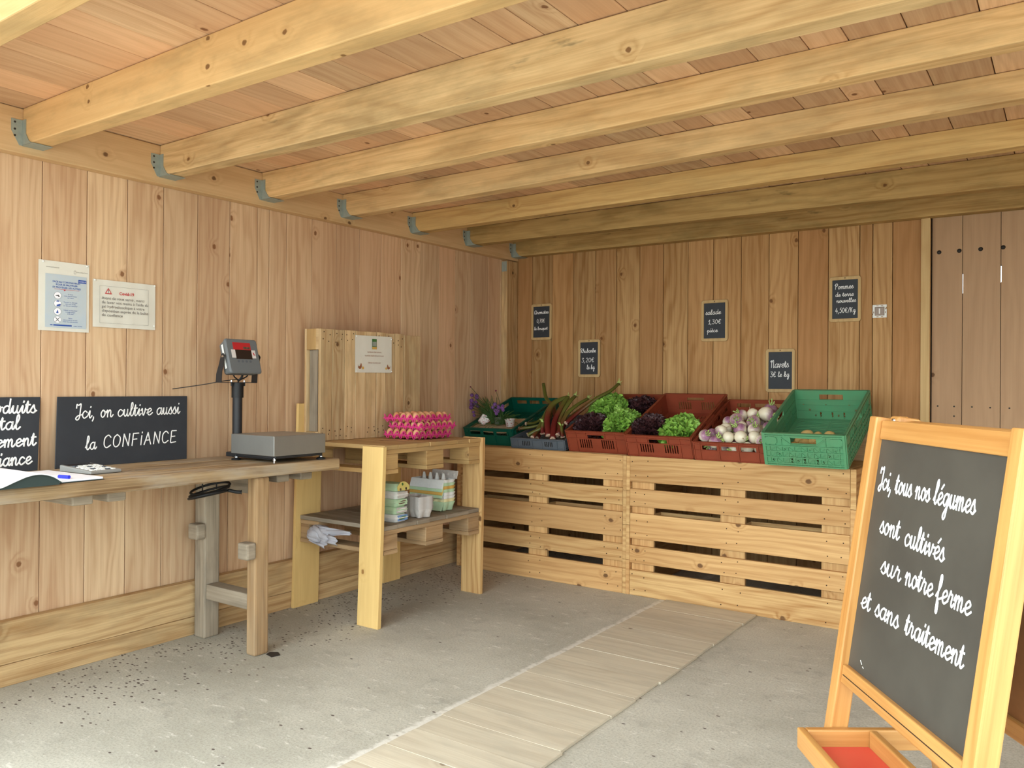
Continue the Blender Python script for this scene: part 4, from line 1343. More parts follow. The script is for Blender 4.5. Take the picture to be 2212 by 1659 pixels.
for a, b in zip(ys, ys[1:]):
    for dz in (0.03, 0.06, 0.54, 0.575):
        for fx in (0.25, 0.75):
            mb.lathe([(0, 0.0012), (0.0032, 0.0008), (0.0036, 0)], 7, basis((0.1992, a + (b - a) * fx + rs.uniform(-.008, .008), ST + dz + rs.uniform(-.012, .012)), (0, 1, 0), (0, 0, 1)))
mb.obj('nails', M['hole'], bp)

m = basis((0.2022, -1.813, 1.2665), (0, 1, 0), (0, 0, 1)) @ Rz(R(0.7))
t = thing('egg_notice', 'square white notice about eggs with two printed hens pinned to the upright pallet', 'notice', (0.203, -1.66, 1.267))
sheet_obj(t, m, 0.295, 0.209, sag=0.004)
mz = m @ T((0, 0, 0.0062))
pc = patch(t, 'picture', mz, 0.130, 0.133, 0.166, 0.192, M['lgreen'])
patch(pc, 'picture_ground', mz, 0.130, 0.133, 0.166, 0.147, M['pulpo'], 0.0008)
patch(pc, 'picture_middle', mz, 0.132, 0.150, 0.164, 0.176, M['zinc'], 0.0008)
printed(t, "La production d'œufs commence,", mz, 0.148, 0.113, 0.0125, M['rust'], 'CENTER', width=0.112)
printed(t, 'ils sont donc de petite taille pour le moment.', mz, 0.148, 0.092, 0.0125, M['rust'], 'CENTER', width=0.152)
printed(t, 'Définissez vous-même le prix !', mz, 0.148, 0.052, 0.0125, M['rust'], 'CENTER', width=0.102)
for hx_, sg, s in ((0.035, 1, 1.0), (0.262, -1, 0.85)):
    mb = MB()
    P_ = [(-.018, .030), (-.012, .020), (-.002, .022), (.004, .032), (.005, .038), (.009, .038), (.012, .030), (.012, .018), (.006, .008), (-.004, .006), (-.014, .012)]
    mb.poly([(hx_ + sg * s * p[0], 0.014 + s * p[1]) for p in P_][::sg], 0.0005, mz)
    hn = mb.obj('printed_hen', M['rust'], t)
    disc(hn, 'printed_egg', mz, hx_ + sg * s * 0.022, 0.014 + s * 0.012, 0.008 * s, M['pulpo'], 0.0007)
pins(t, m, ((0.010, 0.203), (0.290, 0.195), (0.010, 0.008), (0.290, 0.006)))

# ------------------------------------------------------------------ egg trays
egg_me = None
mb = MB()
prof = []
for i in range(11):
    a = PI * i / 10
    zz = -math.cos(a)
    prof.append((max(0.0, 0.0212 * math.sin(a) * (1 - 0.10 * zz)) if 0 < i < 10 else 0, 0.027 * zz + 0.027))
mb.lathe(prof, 14)
egg0 = mb.obj('egg', M['egg'], smooth=True)
EP = 0.049


def egg_tray(m):
    """pink moulded lattice: 5 x 6 pits between hollow posts, with rails along the rim"""
    mb = MB()
    nx, ny, k = 5, 6, 8
    W_, H_ = nx * EP, ny * EP

    def hz(x, y):
        c = (math.cos(2 * PI * x / EP) + math.cos(2 * PI * y / EP)) / 2
        return 0.021 * (abs(c) ** 0.8) * (1 if c > 0 else -1)
    g = {}
    for i in range(nx * k + 1):
        for j in range(ny * k + 1):
            x, y = i * EP / k, j * EP / k
            g[i, j] = mb.bm.verts.new(m @ Vector((x - W_ / 2, y - H_ / 2, hz(x, y))))
    for i in range(nx * k):
        for j in range(ny * k):
            x, y = (i + .5) * EP / k, (j + .5) * EP / k
            cx, cy = (x / EP) % 1 - .5, (y / EP) % 1 - .5
            if abs(cx) < 0.13 and abs(cy) < 0.13:          # open pit bottoms
                continue
            if (abs(cx) < 0.2) ^ (abs(cy) < 0.2) and max(abs(cx), abs(cy)) < 0.42 and max(abs(cx), abs(cy)) > 0.26:
                continue                                      # oval windows on the pit flanks
            mb.bm.faces.new((g[i, j], g[i + 1, j], g[i + 1, j + 1], g[i, j + 1]))
    o = mb.obj('lattice', M['pink'], None, smooth=True, solid=0.0022, recalc=False, loc=m)
    return o


tray_names = ['top', 'middle', 'bottom']
tray_proto = None
for lv in range(3):
    lab = ['bottom pink egg tray resting on the shelf', 'middle pink egg tray of the stack of three', 'topmost pink egg tray, full of brown eggs'][lv]
    dx, dy, rz = ((0, 0, 0), (0.013, 0.024, -0.6), (0.0, -0.004, 0.5))[lv]
    tm = T((0.42 + dx, -1.528 + dy, ST + 0.0250 + 0.046 * lv)) @ Rz(R(rz))
    tr_ = thing('egg_tray', lab, 'egg tray', tm, 'pink egg trays on the shelf')
    o = egg_tray(Matrix.Identity(4))
    o.parent = tr_
    # rim: scalloped skirt with hollow posts above and windowed cups below
    W_, H_ = 5 * EP, 6 * EP
    for side in range(4):
        mb = MB()
        n = (5, 6, 5, 6)[side]
        off = (H_, W_, H_, W_)[side] / 2
        ms = Rz(side * PI / 2) @ T((-n * EP / 2, -off, 0))
        K, Q = 14, 10
        cols = []
        for c in range(n * K + 1):
            f = (c / K) % 1.0
            cp = max(0.0, math.cos(2 * PI * f))            # 1 at a post
            cq = max(0.0, -math.cos(2 * PI * f))           # 1 at a cup
            zu, zl = 0.001 + 0.021 * cp ** 0.42, -0.0045 - 0.0178 * cq ** 0.42
            cols.append([mb.bm.verts.new(ms @ Vector((c * EP / K, 0.004 * cp * 0 - 0.0015 + 0.006 * (abs(zl + (zu - zl) * q / Q) / 0.022), zl + (zu - zl) * q / Q))) for q in range(Q + 1)])
        for c in range(n * K):
            for q in range(Q):
                v4 = (cols[c][q], cols[c + 1][q], cols[c + 1][q + 1], cols[c][q + 1])
                s_ = (c + .5) * EP / K
                zc = sum(((ms.inverted() @ v.co).z for v in v4)) / 4
                dp = (s_ / EP + .5) % 1.0 - .5
                dq = (s_ / EP) % 1.0 - .5
                if (dp * EP / 0.0056) ** 2 + ((zc - 0.0070) / 0.0105) ** 2 < 1 or (dq * EP / 0.0050) ** 2 + ((zc + 0.0130) / 0.0065) ** 2 < 1:
                    continue
                mb.bm.faces.new(v4)
        mb.box((0, -0.003, -0.002), (n * EP, -0.0005, 0.001), 0, ms)
        mb.obj('rim', M['pink'], tr_, local=True, solid=0.0024, recalc=False)
    rg = random.Random(lv + 20)
    for i in range(5):
        for j in range(6):
            if lv < 2 and not (i == 4 or j == 0 or (i == 0 and lv == 0 and j < 2)):
                continue
            if lv == 2 and (i, j) in ((0, 0), (0, 1), (4, 3)):
                continue
            p = tm @ Vector(((i - 2) * EP, (j - 2.5) * EP, -0.0195))
            eg = egg0 if egg0 is not None and not egg0.get('label') else egg0.copy()
            if eg is not egg0:
                COL.objects.link(eg)
            eg.matrix_world = T(p) @ Rx(R(rg.uniform(-6, 6))) @ Ry(R(rg.uniform(-6, 6))) @ Matrix.Scale(rg.uniform(0.95, 1.02), 4)
            tag(eg, ['brown egg in the bottom pink tray, seen through the rim', 'brown egg in the middle pink tray, seen through the rim', 'brown egg standing in the topmost pink tray'][lv], 'egg',
                ['eggs in the bottom pink tray', 'eggs in the middle pink tray', 'eggs in the top pink tray'][lv])

# ------------------------------------------------------------------ egg boxes on the lower shelf
LZ = 0.4955


def egg_box(m, label, mat, lmat, kind, group=None, wrd=None):
    """closed six-egg box: flared base, rounded lid, printed panel on the end facing the room (local +X) """
    t = thing('egg_box', label, 'egg box', m, group)
    mb = MB()
    loft(mb, [(rrect(0.062, 0.042, 0.018), 0.0), (rrect(0.072, 0.052, 0.016), 0.020)], Matrix.Identity(4))
    mb.obj('base', mat, t, local=True, smooth=False, bevel=0.003)
    mb = MB()
    loft(mb, [(rrect(0.075, 0.054, 0.016), 0.0202), (rrect(0.075, 0.054, 0.016), 0.0225), (rrect(0.069, 0.048, 0.018), 0.030), (rrect(0.060, 0.040, 0.02), 0.0385)], Matrix.Identity(4))
    ld = mb.obj('lid', mat, t, local=True, bevel=0.003)
    mm = chain(t)
    if kind == 'flap':
        mb = MB()
        mb.poly([(-0.048, 0.004), (0.048, 0.004), (0.050, 0.024), (0.040, 0.034), (0.022, 0.046), (0, 0.050), (-0.022, 0.046), (-0.040, 0.034), (-0.050, 0.024)], 0.002, mm @ basis((0.0765, 0, 0), (0, 1, 0), (-.12, 0, 1)))
        fl = mb.obj('label_flap', lmat, t)
        for x, c in ((-0.026, 'ldark'), (0.020, 'ldark'), (-0.006, 'lgreen')):
            disc(fl, 'printed_spot', mm @ basis((0.0788, 0, 0), (0, 1, 0), (-.12, 0, 1)), x, 0.012 if c == 'ldark' else 0.036, 0.007, M[c], 0.0006)
    else:
        mb = MB()
        mb.box((0.0725, -0.036, 0.008), (0.0775, 0.040, 0.036), 0, None, .5, 0, taper=lambda c: Vector((c.x - (0.006 if c.z > 0.02 else 0.004), c.y, c.z)))
        fl = mb.obj('label_band', lmat[0], t, local=True, bevel=0.001)
        mb = MB()
        mb.poly([(0.030 * math.cos(2 * PI * a / 18), 0.022 + 0.008 * math.sin(2 * PI * a / 18) + 0.003 * math.cos(2 * PI * a / 18)) for a in range(18)], 0.0012, mm @ basis((0.0728, 0, 0), (0, 1, 0), (-.05, 0, 1)))
        mb.obj('label_oval', lmat[1], fl)
    return t


bx = (0.585, -1.918)
specs = [('white egg box with a green and blue label at the left stack bottom', 'pulpw', ('lblue', 'lgreen'), 'band'),
         ('pale egg box with a grey label, second from the bottom of the left stack', 'pulpg', ('pulp', 'pulpw'), 'band'),
         ('green egg box with a dark oval label in the middle of the left stack', 'pulpg', ('pulpg', 'ldark'), 'band'),
         ('white egg box with faint grey print, second from the top of the left stack', 'pulpw', ('pulp', 'pulp'), 'band'),
         ('green egg box with a yellow arched flap on top of the left stack', 'pulpg', 'lyellow', 'flap')]
for i, (lb, a, l, kd) in enumerate(specs):
    egg_box(T((bx[0] + (0.004, -0.003, 0.0, 0.003, 0.0)[i], bx[1] + (0, 0.002, -0.001, 0.001, 0.002)[i], LZ + 0.0395 * i)) @ Rz(R((3, 1, 4, 2, 5)[i])), lb, M[a], M[l] if isinstance(l, str) else (M[l[0]], M[l[1]]), kd)


def cup_tray(nx, ny, mat, lid=None, lmat=None, cones=False, depth=0.045, pitch=0.047, k=6):
    """open pulp carton: nx x ny cups below a flat rim; returns its root at the base"""
    t = bpy.data.objects.new('egg_carton', None)
    COL.objects.link(t)
    mb = MB()
    W_, H_ = nx * pitch, ny * pitch
    g = {}
    N_, M_ = nx * k, ny * k

    def hz(x, y):
        fx, fy = (x / pitch) % 1.0, (y / pitch) % 1.0
        r = max(abs(fx - .5), abs(fy - .5)) * 2 * 0.6 + math.hypot(fx - .5, fy - .5) * 2 * 0.4
        return depth * min(1.0, max(0.0, (r - 0.45) / 0.5)) ** 0.8
    for i in range(N_ + 1):
        for j in range(M_ + 1):
            x, y = i * pitch / k, j * pitch / k
            z = hz(x, y)
            if 0 < i < N_ and 0 < j < M_:
                z = min(z, depth * 0.86)
            g[i, j] = mb.bm.verts.new((x - W_ / 2, y - H_ / 2, z))
    for i in range(N_):
        for j in range(M_):
            mb.bm.faces.new((g[i, j], g[i + 1, j], g[i + 1, j + 1], g[i, j + 1]))
    # outer skin following the cups, then the rim
    outl = []
    for i in range(N_):
        outl.append((i, 0))
    for j in range(M_):
        outl.append((N_, j))
    for i in range(N_, 0, -1):
        outl.append((i, M_))
    for j in range(M_, 0, -1):
        outl.append((0, j))
    rings = []
    for sc_, zf in ((0.80, 0.02), (0.92, 0.45), (1.0, 1.0), (1.035, 1.0), (1.035, 0.94)):
        ring = []
        for (i, j) in outl:
            x, y = i * pitch / k - W_ / 2, j * pitch / k - H_ / 2
            # lobes: pinch between cups near the bottom
            f = ((i / k) % 1.0) if j in (0, M_) else ((j / k) % 1.0)
            pin = (abs(math.cos(PI * f)) ** 2) * (1 - zf) * 0.012
            ln = math.hypot(x, y)
            ix = x * (1 if abs(x) < W_ / 2 - 1e-6 else 1) - math.copysign(min(abs(x), (1 - sc_) * 0.055 + pin) if i in (0, N_) else 0, x)
            iy = y - math.copysign(min(abs(y), (1 - sc_) * 0.055 + pin) if j in (0, M_) else 0, y)
            ring.append(mb.bm.verts.new((ix, iy, depth * zf)))
        rings.append(ring)
    for A, B in zip(rings, rings[1:]):
        for q in range(len(A)):
            r_ = (q + 1) % len(A)
            mb.bm.faces.new((A[q], A[r_], B[r_], B[q]))
    mb.obj('cups', mat, t, smooth=True, local=True, recalc=False)
    if cones:
        mb = MB()
        for i in range(1, nx):
            mb.lathe([(0.015, depth * 0.7), (0.010, depth + 0.015), (0.006, depth + 0.030), (0, depth + 0.032)], 10, T((-W_ / 2 + i * pitch, 0, 0)))
        mb.obj('divider_cones', mat, t, smooth=True, local=True)
    if lid:
        mb = MB()
        H2 = H_ / 2
        ang = R(lid)
        md = T((0, -H2 - 0.002, depth * 0.97)) @ Rx(ang)
        mb.box((-W_ / 2 - 0.002, -0.050, -0.002), (W_ / 2 + 0.002, 0.0, 0.002), 0, md)
        ld = mb.obj('lid', mat, t, local=True, bevel=0.001)
        if lmat:
            mb = MB()
            mb.box((-W_ / 2 + 0.01, -0.046, -0.0035), (W_ / 2 - 0.004, -0.006, -0.0022), 0, md)
            mb.obj('printed_label', lmat, ld, local=True)
    return t


# grey half-dozen trays nested in front
g0 = cup_tray(3, 2, M['pulp'], depth=0.052, pitch=0.050)
tag(g0, 'x', 'egg carton')
for i in range(9):
    o = g0 if i == 0 else dup(g0, Matrix.Identity(4))
    o.matrix_world = T((0.60, -1.733, LZ + 0.0005 + 0.0075 * i)) @ Rz(R(-11))
    o['label'] = 'grey pulp egg tray in the nested stack in the middle of the lower shelf'
    o['group'] = 'nested grey egg trays'
# open ten-egg cartons nested behind, lids hanging at the left
order = [('pulpg', 'llime', 'pale green open egg carton at the bottom of the tall nested stack'), ('pulpy', None, 'cream open egg carton second from the bottom of the tall stack'),
         ('pulpw', None, 'white open egg carton third from the bottom of the tall stack'), ('pulpw', None, 'white open egg carton in the middle of the tall stack'),
         ('pulpg', 'lgreen', 'green open egg carton with a dark green label in the tall stack'), ('pulpo', 'lgreen', 'ochre open egg carton near the top of the tall stack'),
         ('pulpg', 'ldark', 'green open egg carton with a brown picture label near the top of the tall stack'), ('pulpw', None, 'white open egg carton with five cones on top of the tall stack')]
for i, (a, l, lb) in enumerate(order):
    top = i == len(order) - 1
    t = cup_tray(5, 2, M[a], lid=(62 + i * 1.5) if (l or top) else None, lmat=M[l] if l else None, cones=top, depth=0.050, pitch=0.049)
    t.matrix_world = T((0.49, -1.470, LZ + 0.0005 + 0.0178 * i)) @ Rz(R(-2))
    tag(t, lb, 'egg carton', 'open egg cartons nested in the tall stack')
    if top:
        mb = MB()
        md = T((0.03, 0.056, 0.048)) @ Rx(R(72))
        mb.box((-0.10, 0.0, -0.003), (0.095, 0.046, 0.003), 0, md, taper=None)
        for q in range(4):
            mb.lathe([(0.012, 0), (0.009, 0.006), (0, 0.007)], 10, md @ T((-0.07 + q * 0.046, 0.023, 0.002)))
        mb.obj('raised_lid', M['pulp'], t, local=True, bevel=0.002)

# ------------------------------------------------------------------ rag stuffed into the lower pallet
mb = MB()
bmesh.ops.create_icosphere(mb.bm, subdivisions=5, radius=1.0)
for v in mb.bm.verts:
    p = v.co.copy()
    q3 = p + 0.35 * Vector((mnoise.noise(p * 1.5), mnoise.noise(p * 1.5 + Vector((9, 0, 0))), mnoise.noise(p * 1.5 + Vector((0, 9, 0)))))
    f = 0.30 * mnoise.noise(p * 1.2 + Vector((3, 1, 7))) - 0.16 * (1 - min(1.0, abs(math.sin(5 * q3.x + 4 * q3.z + 2 * q3.y)) * 2.2))
    r = 1.0 + f
    v.co = Vector((p.x * 0.088 * r, p.y * 0.05 * r, max(-0.036, p.z * 0.043 * r)))
mb.bm.transform(T((0.238, -2.083, 0.4105)))


def flap(mb, a, b, w0, w1, nrm, sag, ph):
    a, b, nrm = Vector(a), Vector(b), Vector(nrm)
    d = b - a
    sd = d.cross(nrm).normalized()
    n_, q_ = 16, 8
    g = [[None] * (q_ + 1) for _ in range(n_ + 1)]
    for i in range(n_ + 1):
        t_ = i / n_
        w = w0 + (w1 - w0) * t_
        for j in range(q_ + 1):
            u = j / q_ - .5
            g[i][j] = mb.bm.verts.new(a + d * t_ + sd * (u * w) + nrm.normalized() * (0.008 * math.sin(5 * u * 2 + 4 * t_ + ph) + 0.006 * math.sin(9 * t_ + ph)) + Vector((0, 0, -sag * t_ * t_)))
    for i in range(n_):
        for j in range(q_):
            mb.bm.faces.new((g[i][j], g[i + 1][j], g[i + 1][j + 1], g[i][j + 1]))


flap(mb, (0.24, -2.10, 0.425), (0.47, -2.092, 0.452), 0.055, 0.018, (0, -1, 0.3), 0.012, 0.4)
flap(mb, (0.27, -2.11, 0.40), (0.385, -2.115, 0.41), 0.05, 0.04, (0, -1, 0.2), 0.018, 2.0)
flap(mb, (0.19, -2.10, 0.40), (0.315, -2.118, 0.372), 0.06, 0.045, (0, -1, 0.6), 0.0, 1.1)
tag(mb.obj('cleaning_rag', M['rag'], smooth=True, loc=(0.25, -2.08, 0.374), solid=0.002), 'crumpled pale grey rag stuffed in the left side of the lower shelf', 'rag')

# ================================================================== pallet display boxes along the back wall
def display(label, x0, rnd0, yfr, side_l, side_r):
    t = thing('pallet_display', label, 'display stand', (x0 + 0.6, -0.40, 0))
    rr_ = random.Random(rnd0)
    mb = MB()
    z = 0.0005
    for w, g in ((0.145, 0.0405), (0.100, 0.0405), (0.145, 0.0405), (0.100, 0.0405), (0.1475, 0)):
        mb.box((x0 + rr_.uniform(0, 0.003), yfr + rr_.uniform(0, 0.0015), z), (x0 + 1.2 - rr_.uniform(0, 0.003), yfr + 0.022, z + w), 0, rnd=rr_.random())
        z += w + g
    mb.obj('front_slats', M['pallet'], t, bevel=0.002)
    for sx in (0.0, 0.5275, 1.055):
        mb = MB()
        mb.box((x0 + sx + 0.004, yfr + 0.0225, 0.001), (x0 + sx + 0.141, yfr + 0.044, 0.797), 2, rnd=rr_.random())
        mb.obj('stringer', M['pallet'], t, bevel=0.0015)
        for bz, bh in ((0.001, 0.1), (0.33, 0.143), (0.698, 0.1)):
            mb = MB()
            mb.box((x0 + sx + 0.004, yfr + 0.0445, bz), (x0 + sx + 0.141, yfr + 0.122, bz + bh), 0, rnd=rr_.random())
            mb.obj('block', M['pallet'], t)
    for bz, bh in ((0.001, 0.1), (0.33, 0.143), (0.676, 0.1)):
        mb = MB()
        mb.box((x0 + 0.002, yfr + 0.1225, bz), (x0 + 1.198, yfr + 0.144, bz + bh), 0, rnd=rr_.random())
        mb.obj('skid', M['pallet'], t)
    for sx in side_l + side_r:
        mb = MB()
        for q in range(4):
            mb.box((sx[0], yfr - 0.001 + rr_.uniform(-0.001, 0.001), 0.2 * q + 0.001), (sx[1], -0.02, 0.2 * q + 0.1995), 1, rnd=rr_.random())
        mb.obj('side_boards', M['pallet'], t, bevel=0.001, seg=1)
    mb = MB()
    y = yfr + 0.046
    while y < -0.05:
        mb.box((x0 + 0.003, y, 0.779), (x0 + 1.197, min(y + 0.142, -0.02), 0.8), 0, rnd=rr_.random())
        y += 0.145
    mb.obj('top_boards', M['shelfwood'], t, bevel=0.001, seg=1)
    mb = MB()
    for zc, hh in ((0.073, .145), (0.236, .1), (0.3985, .145), (0.562, .1), (0.725, .145)):
        for sx in (0.03, 0.10, 0.56, 0.64, 1.09, 1.17):
            for k_ in (-1, 1):
                mb.lathe([(0, 0.001), (0.0032, 0.0007), (0.0036, -0.002)], 7, T((x0 + sx + rr_.uniform(-.015, .015), yfr + 0.0005, zc + k_ * hh * 0.28 + rr_.uniform(-.01, .01))) @ Rx(PI / 2))
    mb.obj('nails', M['hole'], t)
    return t


display('left pallet display box, partly hidden behind the shelf leg', 0.142, 5, -0.785, [(0.114, 0.1415)], [(1.3425, 1.3640)])
display('right pallet display box beside the chalkboard easel', 1.3865, 8, -0.785, [(1.3645, 1.3862)], [(2.587, 2.614)])
for lb, x0, x1, z1, yb in (('low sloping support board under the turnip and potato crates', 1.39, 2.60, 1.000, -0.262), ('low support board under the grey and bottle green crates', 0.13, 0.93, 0.902, -0.262), ('short support board under the left lettuce crate', 0.95, 1.35, 0.975, -0.262)):
    mb = MB()
    mb.box((x0, yb, 0.8005), (x1, yb + 0.022, z1), 0, rnd=0.5)
    tag(mb.obj('support_board', M['greywarm'], loc=((x0 + x1) / 2, yb + 0.011, 0.8005)), lb, 'board')


# ================================================================== crates
def crate(label, x0, yf, zf, tilt, w, h, style, mat, d=0.6, yaw=0.0):
    m = T((x0, yf, zf)) @ Rz(R(yaw)) @ Rx(R(tilt))
    t = thing('plastic_crate', label, 'crate', m)
    th = 0.0035
    # base
    mb = MB()
    if style == 'fold':
        hs = []
        for i in range(26):
            hs.append((0.03, 0.03 + i * 0.021, w / 2 - 0.004, 0.036 + i * 0.021))
            hs.append((w / 2 + 0.004, 0.03 + i * 0.021, w - 0.03, 0.036 + i * 0.021))
        mb.holes(w, d, 0.006, hs, Matrix(((1, 0, 0, 0), (0, 0, 1, 0), (0, 1, 0, 0), (0, 0, 0, 1))))
        mb.box((0.06, 0.03, -0.012), (w - 0.06, 0.036, 0), 0)
    elif style == 'solid':
        mb.box((0, 0, 0), (w, d, th), 0)
        for i in range(1, 8):
            mb.box((0.02, d * i / 8 - 0.002, th), (w - 0.02, d * i / 8 + 0.002, th + 0.002), 0)
    else:
        hs = [(0.03 + i * 0.024, 0.04 + j * 0.18, 0.036 + i * 0.024, 0.19 + j * 0.18) for i in range(int((w - 0.06) / 0.024)) for j in range(3)]
        mb.holes(w, d, th, hs, Matrix(((1, 0, 0, 0), (0, 0, 1, 0), (0, 1, 0, 0), (0, 0, 0, 1))))
        for i in range(1, 6):
            mb.box((0.01, d * i / 6 - 0.003, th), (w - 0.01, d * i / 6 + 0.003, th + 0.004), 0)
    mb.obj('base', mat, t, local=True)

    def wall(name, L, mw, end):
        mb = MB()
        k = w / 0.4
        if style == 'red':
            hs = [(L / 2 - 0.055, h - 0.046, L / 2 + 0.055, h - 0.024)] if end else [(L / 2 - 0.06, h - 0.046, L / 2 + 0.06, h - 0.024)]
            grp = (0.085, L - 0.085 - 0.078) if end else (0.08, 0.2, 0.33, 0.45)
            for g_ in grp:
                for i in range(6):
                    hs.append((g_ + i * 0.0145, 0.026, g_ + 0.0075 + i * 0.0145, h - 0.054))
            mb.holes(L, h, th, hs, mw)
            for zz, tt in ((h - 0.006, 0.008), (h - 0.021, 0.005), (h - 0.050, 0.006), (0.0, 0.005)):
                mb.box((0, -tt, zz), (L, 0, zz + 0.005), 0, mw)
            for xx in (0.0, 0.064, L / 2 - 0.066, L / 2 + 0.062, L - 0.068, L - 0.005):
                mb.box((xx, -0.005, 0.0 if xx in (0.0, 0.064, L - 0.068, L - 0.005) else h - 0.05), (xx + 0.0045, 0, h), 0, mw)
        elif style == 'slots':
            n_ = 3 if end else 4
            pw = (L - 0.07) / n_
            hs = [(0.035 + i * pw + 0.012, h - 0.047, 0.035 + (i + 1) * pw - 0.012, h - 0.022) for i in range(n_)]
            mb.holes(L, h, th, hs, mw)
            for zz, tt in ((h - 0.006, 0.008), (h - 0.018, 0.004), (h - 0.053, 0.004), (0.0, 0.005)):
                mb.box((0, -tt, zz), (L, 0, zz + 0.0045), 0, mw)
            for xx in [0.0, 0.033] + [0.035 + i * pw - 0.002 for i in range(1, n_)] + [L - 0.037, L - 0.005]:
                mb.box((xx, -0.005, 0), (xx + 0.0045, 0, h), 0, mw)
        elif style == 'grey':
            hs = []
            for g_ in ((0.085, L - 0.085 - 0.06) if end else (0.08, 0.22, 0.36, 0.47)):
                for i in range(5):
                    hs.append((g_ + i * 0.0125, 0.018, g_ + 0.007 + i * 0.0125, h - 0.018))
            mb.holes(L, h, th, hs, mw)
            for zz, tt in ((h - 0.005, 0.007), (h - 0.014, 0.004), (0.010, 0.003), (0.0, 0.005)):
                mb.box((0, -tt, zz), (L, 0, zz + 0.004), 0, mw)
            for xx in (0.0, 0.05, 0.16, L - 0.165, L - 0.055, L - 0.005):
                mb.box((xx, -0.005, 0), (xx + 0.0045, 0, h), 0, mw)
        else:
            hw = 0.062
            hs = [(L / 2 - hw, h - 0.058, L / 2 + hw, h - 0.026)]
            if end:
                for c in (-0.062, 0.0, 0.062):
                    hs.append((L / 2 + c - 0.0045, 0.012, L / 2 + c + 0.0045, 0.052))
            nx_ = 11 if end else 16
            cw = (L - 0.06) / nx_
            for i in range(nx_):
                for j, (za, zb) in enumerate(((0.016, 0.040), (0.048, 0.072), (0.080, 0.100))):
                    if (i * 7 + j * 5) % 4 == 0 and not any(a - 0.002 < 0.03 + (i + .6) * cw < b + 0.01 for a, _, b, _ in hs[1:4]):
                        hs.append((0.03 + (i + .3) * cw, za + 0.006, 0.03 + (i + .62) * cw, zb - 0.006))
            mb.holes(L, h, th, hs, mw)
            zr = (0.0, 0.012, 0.044, 0.076, 0.106, h - 0.018, h - 0.006)
            for zz in zr:
                mb.box((0.012, -0.007, zz), (L - 0.012, 0, zz + (0.0055 if zz < h - 0.02 else 0.006)), 0, mw)
            for i in range(nx_ + 1):
                xx = 0.03 + i * cw
                top = 0.109 if abs(xx - L / 2) < 0.105 else h - 0.018
                mb.box((xx - 0.0016, -0.0055, 0.006), (xx + 0.0016, 0, top), 0, mw)
            for i in range(nx_):
                for za, zb in ((0.014, 0.044), (0.046, 0.076), (0.078, 0.106)):
                    xa, xb = 0.03 + i * cw, 0.03 + (i + 1) * cw
                    if i % 2:
                        xa, xb = xb, xa
                    n2 = Vector((zb - za, 0, -(xb - xa))).normalized() * 0.0013
                    mb.poly([(xa + n2.x, za + n2.z), (xa - n2.x, za - n2.z), (xb - n2.x, zb - n2.z), (xb + n2.x, zb + n2.z)], 0.0045, mw @ basis((0, 0, 0), (1, 0, 0), (0, 0, 1)))
            # corner bosses and handle surround
            for cx in (0.040, L - 0.040):
                mb.poly([(cx + p[0], h - 0.040 + p[1]) for p in rrect(0.030, 0.020, 0.016)], 0.0075, mw @ basis((0, 0, 0), (1, 0, 0), (0, 0, 1)))
            for s_ in (-1, 1):
                for xa, za, xb, zb in ((hw, h - 0.022, hw + 0.040, h - 0.006), (hw, h - 0.060, hw + 0.045, h - 0.024)):
                    a = Vector((L / 2 + s_ * xa, 0, za))
                    b = Vector((L / 2 + s_ * xb, 0, zb))
                    dd = (b - a).normalized()
                    n2 = Vector((dd.z, 0, -dd.x)) * 0.002
                    q = [(a + n2), (a - n2), (b - n2), (b + n2)]
                    mb.poly([(v.x, v.z) for v in q], 0.006, mw @ basis((0, 0, 0), (1, 0, 0), (0, 0, 1)))
            mb.box((L / 2 - hw - 0.004, -0.007, h - 0.062), (L / 2 + hw + 0.004, 0, h - 0.058), 0, mw)
            mb.box((0, -0.006, 0), (0.012, 0.004, h), 0, mw)
            mb.box((L - 0.012, -0.006, 0), (L, 0.004, h), 0, mw)
            if not end:
                pass
        # solid lip along the top
        mb.box((0, -0.001, h - 0.004), (L, th + 0.004, h), 0, mw)
        if style == 'fold':
            for zz in (0.05, 0.085, 0.118):
                mb.box((0.012, th, zz), (L - 0.012, th + 0.003, zz + 0.004), 0, mw)
        mb.obj(name, mat, t, local=True)
    wall('end_wall', w, Matrix.Identity(4), True)
    wall('end_wall', w, T((w, d, 0)) @ Rz(PI), True)
    wall('side_wall', d, T((0, d, 0)) @ Rz(-PI / 2), False)
    wall('side_wall', d, T((w, 0, 0)) @ Rz(PI / 2), False)
    return t, m


c1, m1 = crate('bottle green crate of flowers at the left end of the row', 0.066, -0.617, 0.8025, 19.6, 0.398, 0.118, 'slots', M['gdark'], yaw=0.0)
c2, m2 = crate('shallow grey crate under the rhubarb stalks', 0.521, -0.733, 0.8025, 13.1, 0.398, 0.066, 'grey', M['slategrey'])
c3, m3 = crate('russet crate heaped with two green and two dark lettuces', 0.944, -0.718, 0.8025, 21.6, 0.396, 0.136, 'red', M['rcrate'])
c4, m4 = crate('nearly empty russet crate with one dark and one green lettuce', 1.372, -0.773, 0.8025, 23.0, 0.397, 0.131, 'red', M['rcrate'])
c5, m5 = crate('low russet crate full of turnips', 1.7865, -0.788, 0.8025, 21.8, 0.389, 0.108, 'slots', M['rcrate'])
c6, m6 = crate('tall green folding crate holding a few potatoes', 2.191, -0.850, 0.806, 21.1, 0.395, 0.178, 'fold', M['gcrate'])


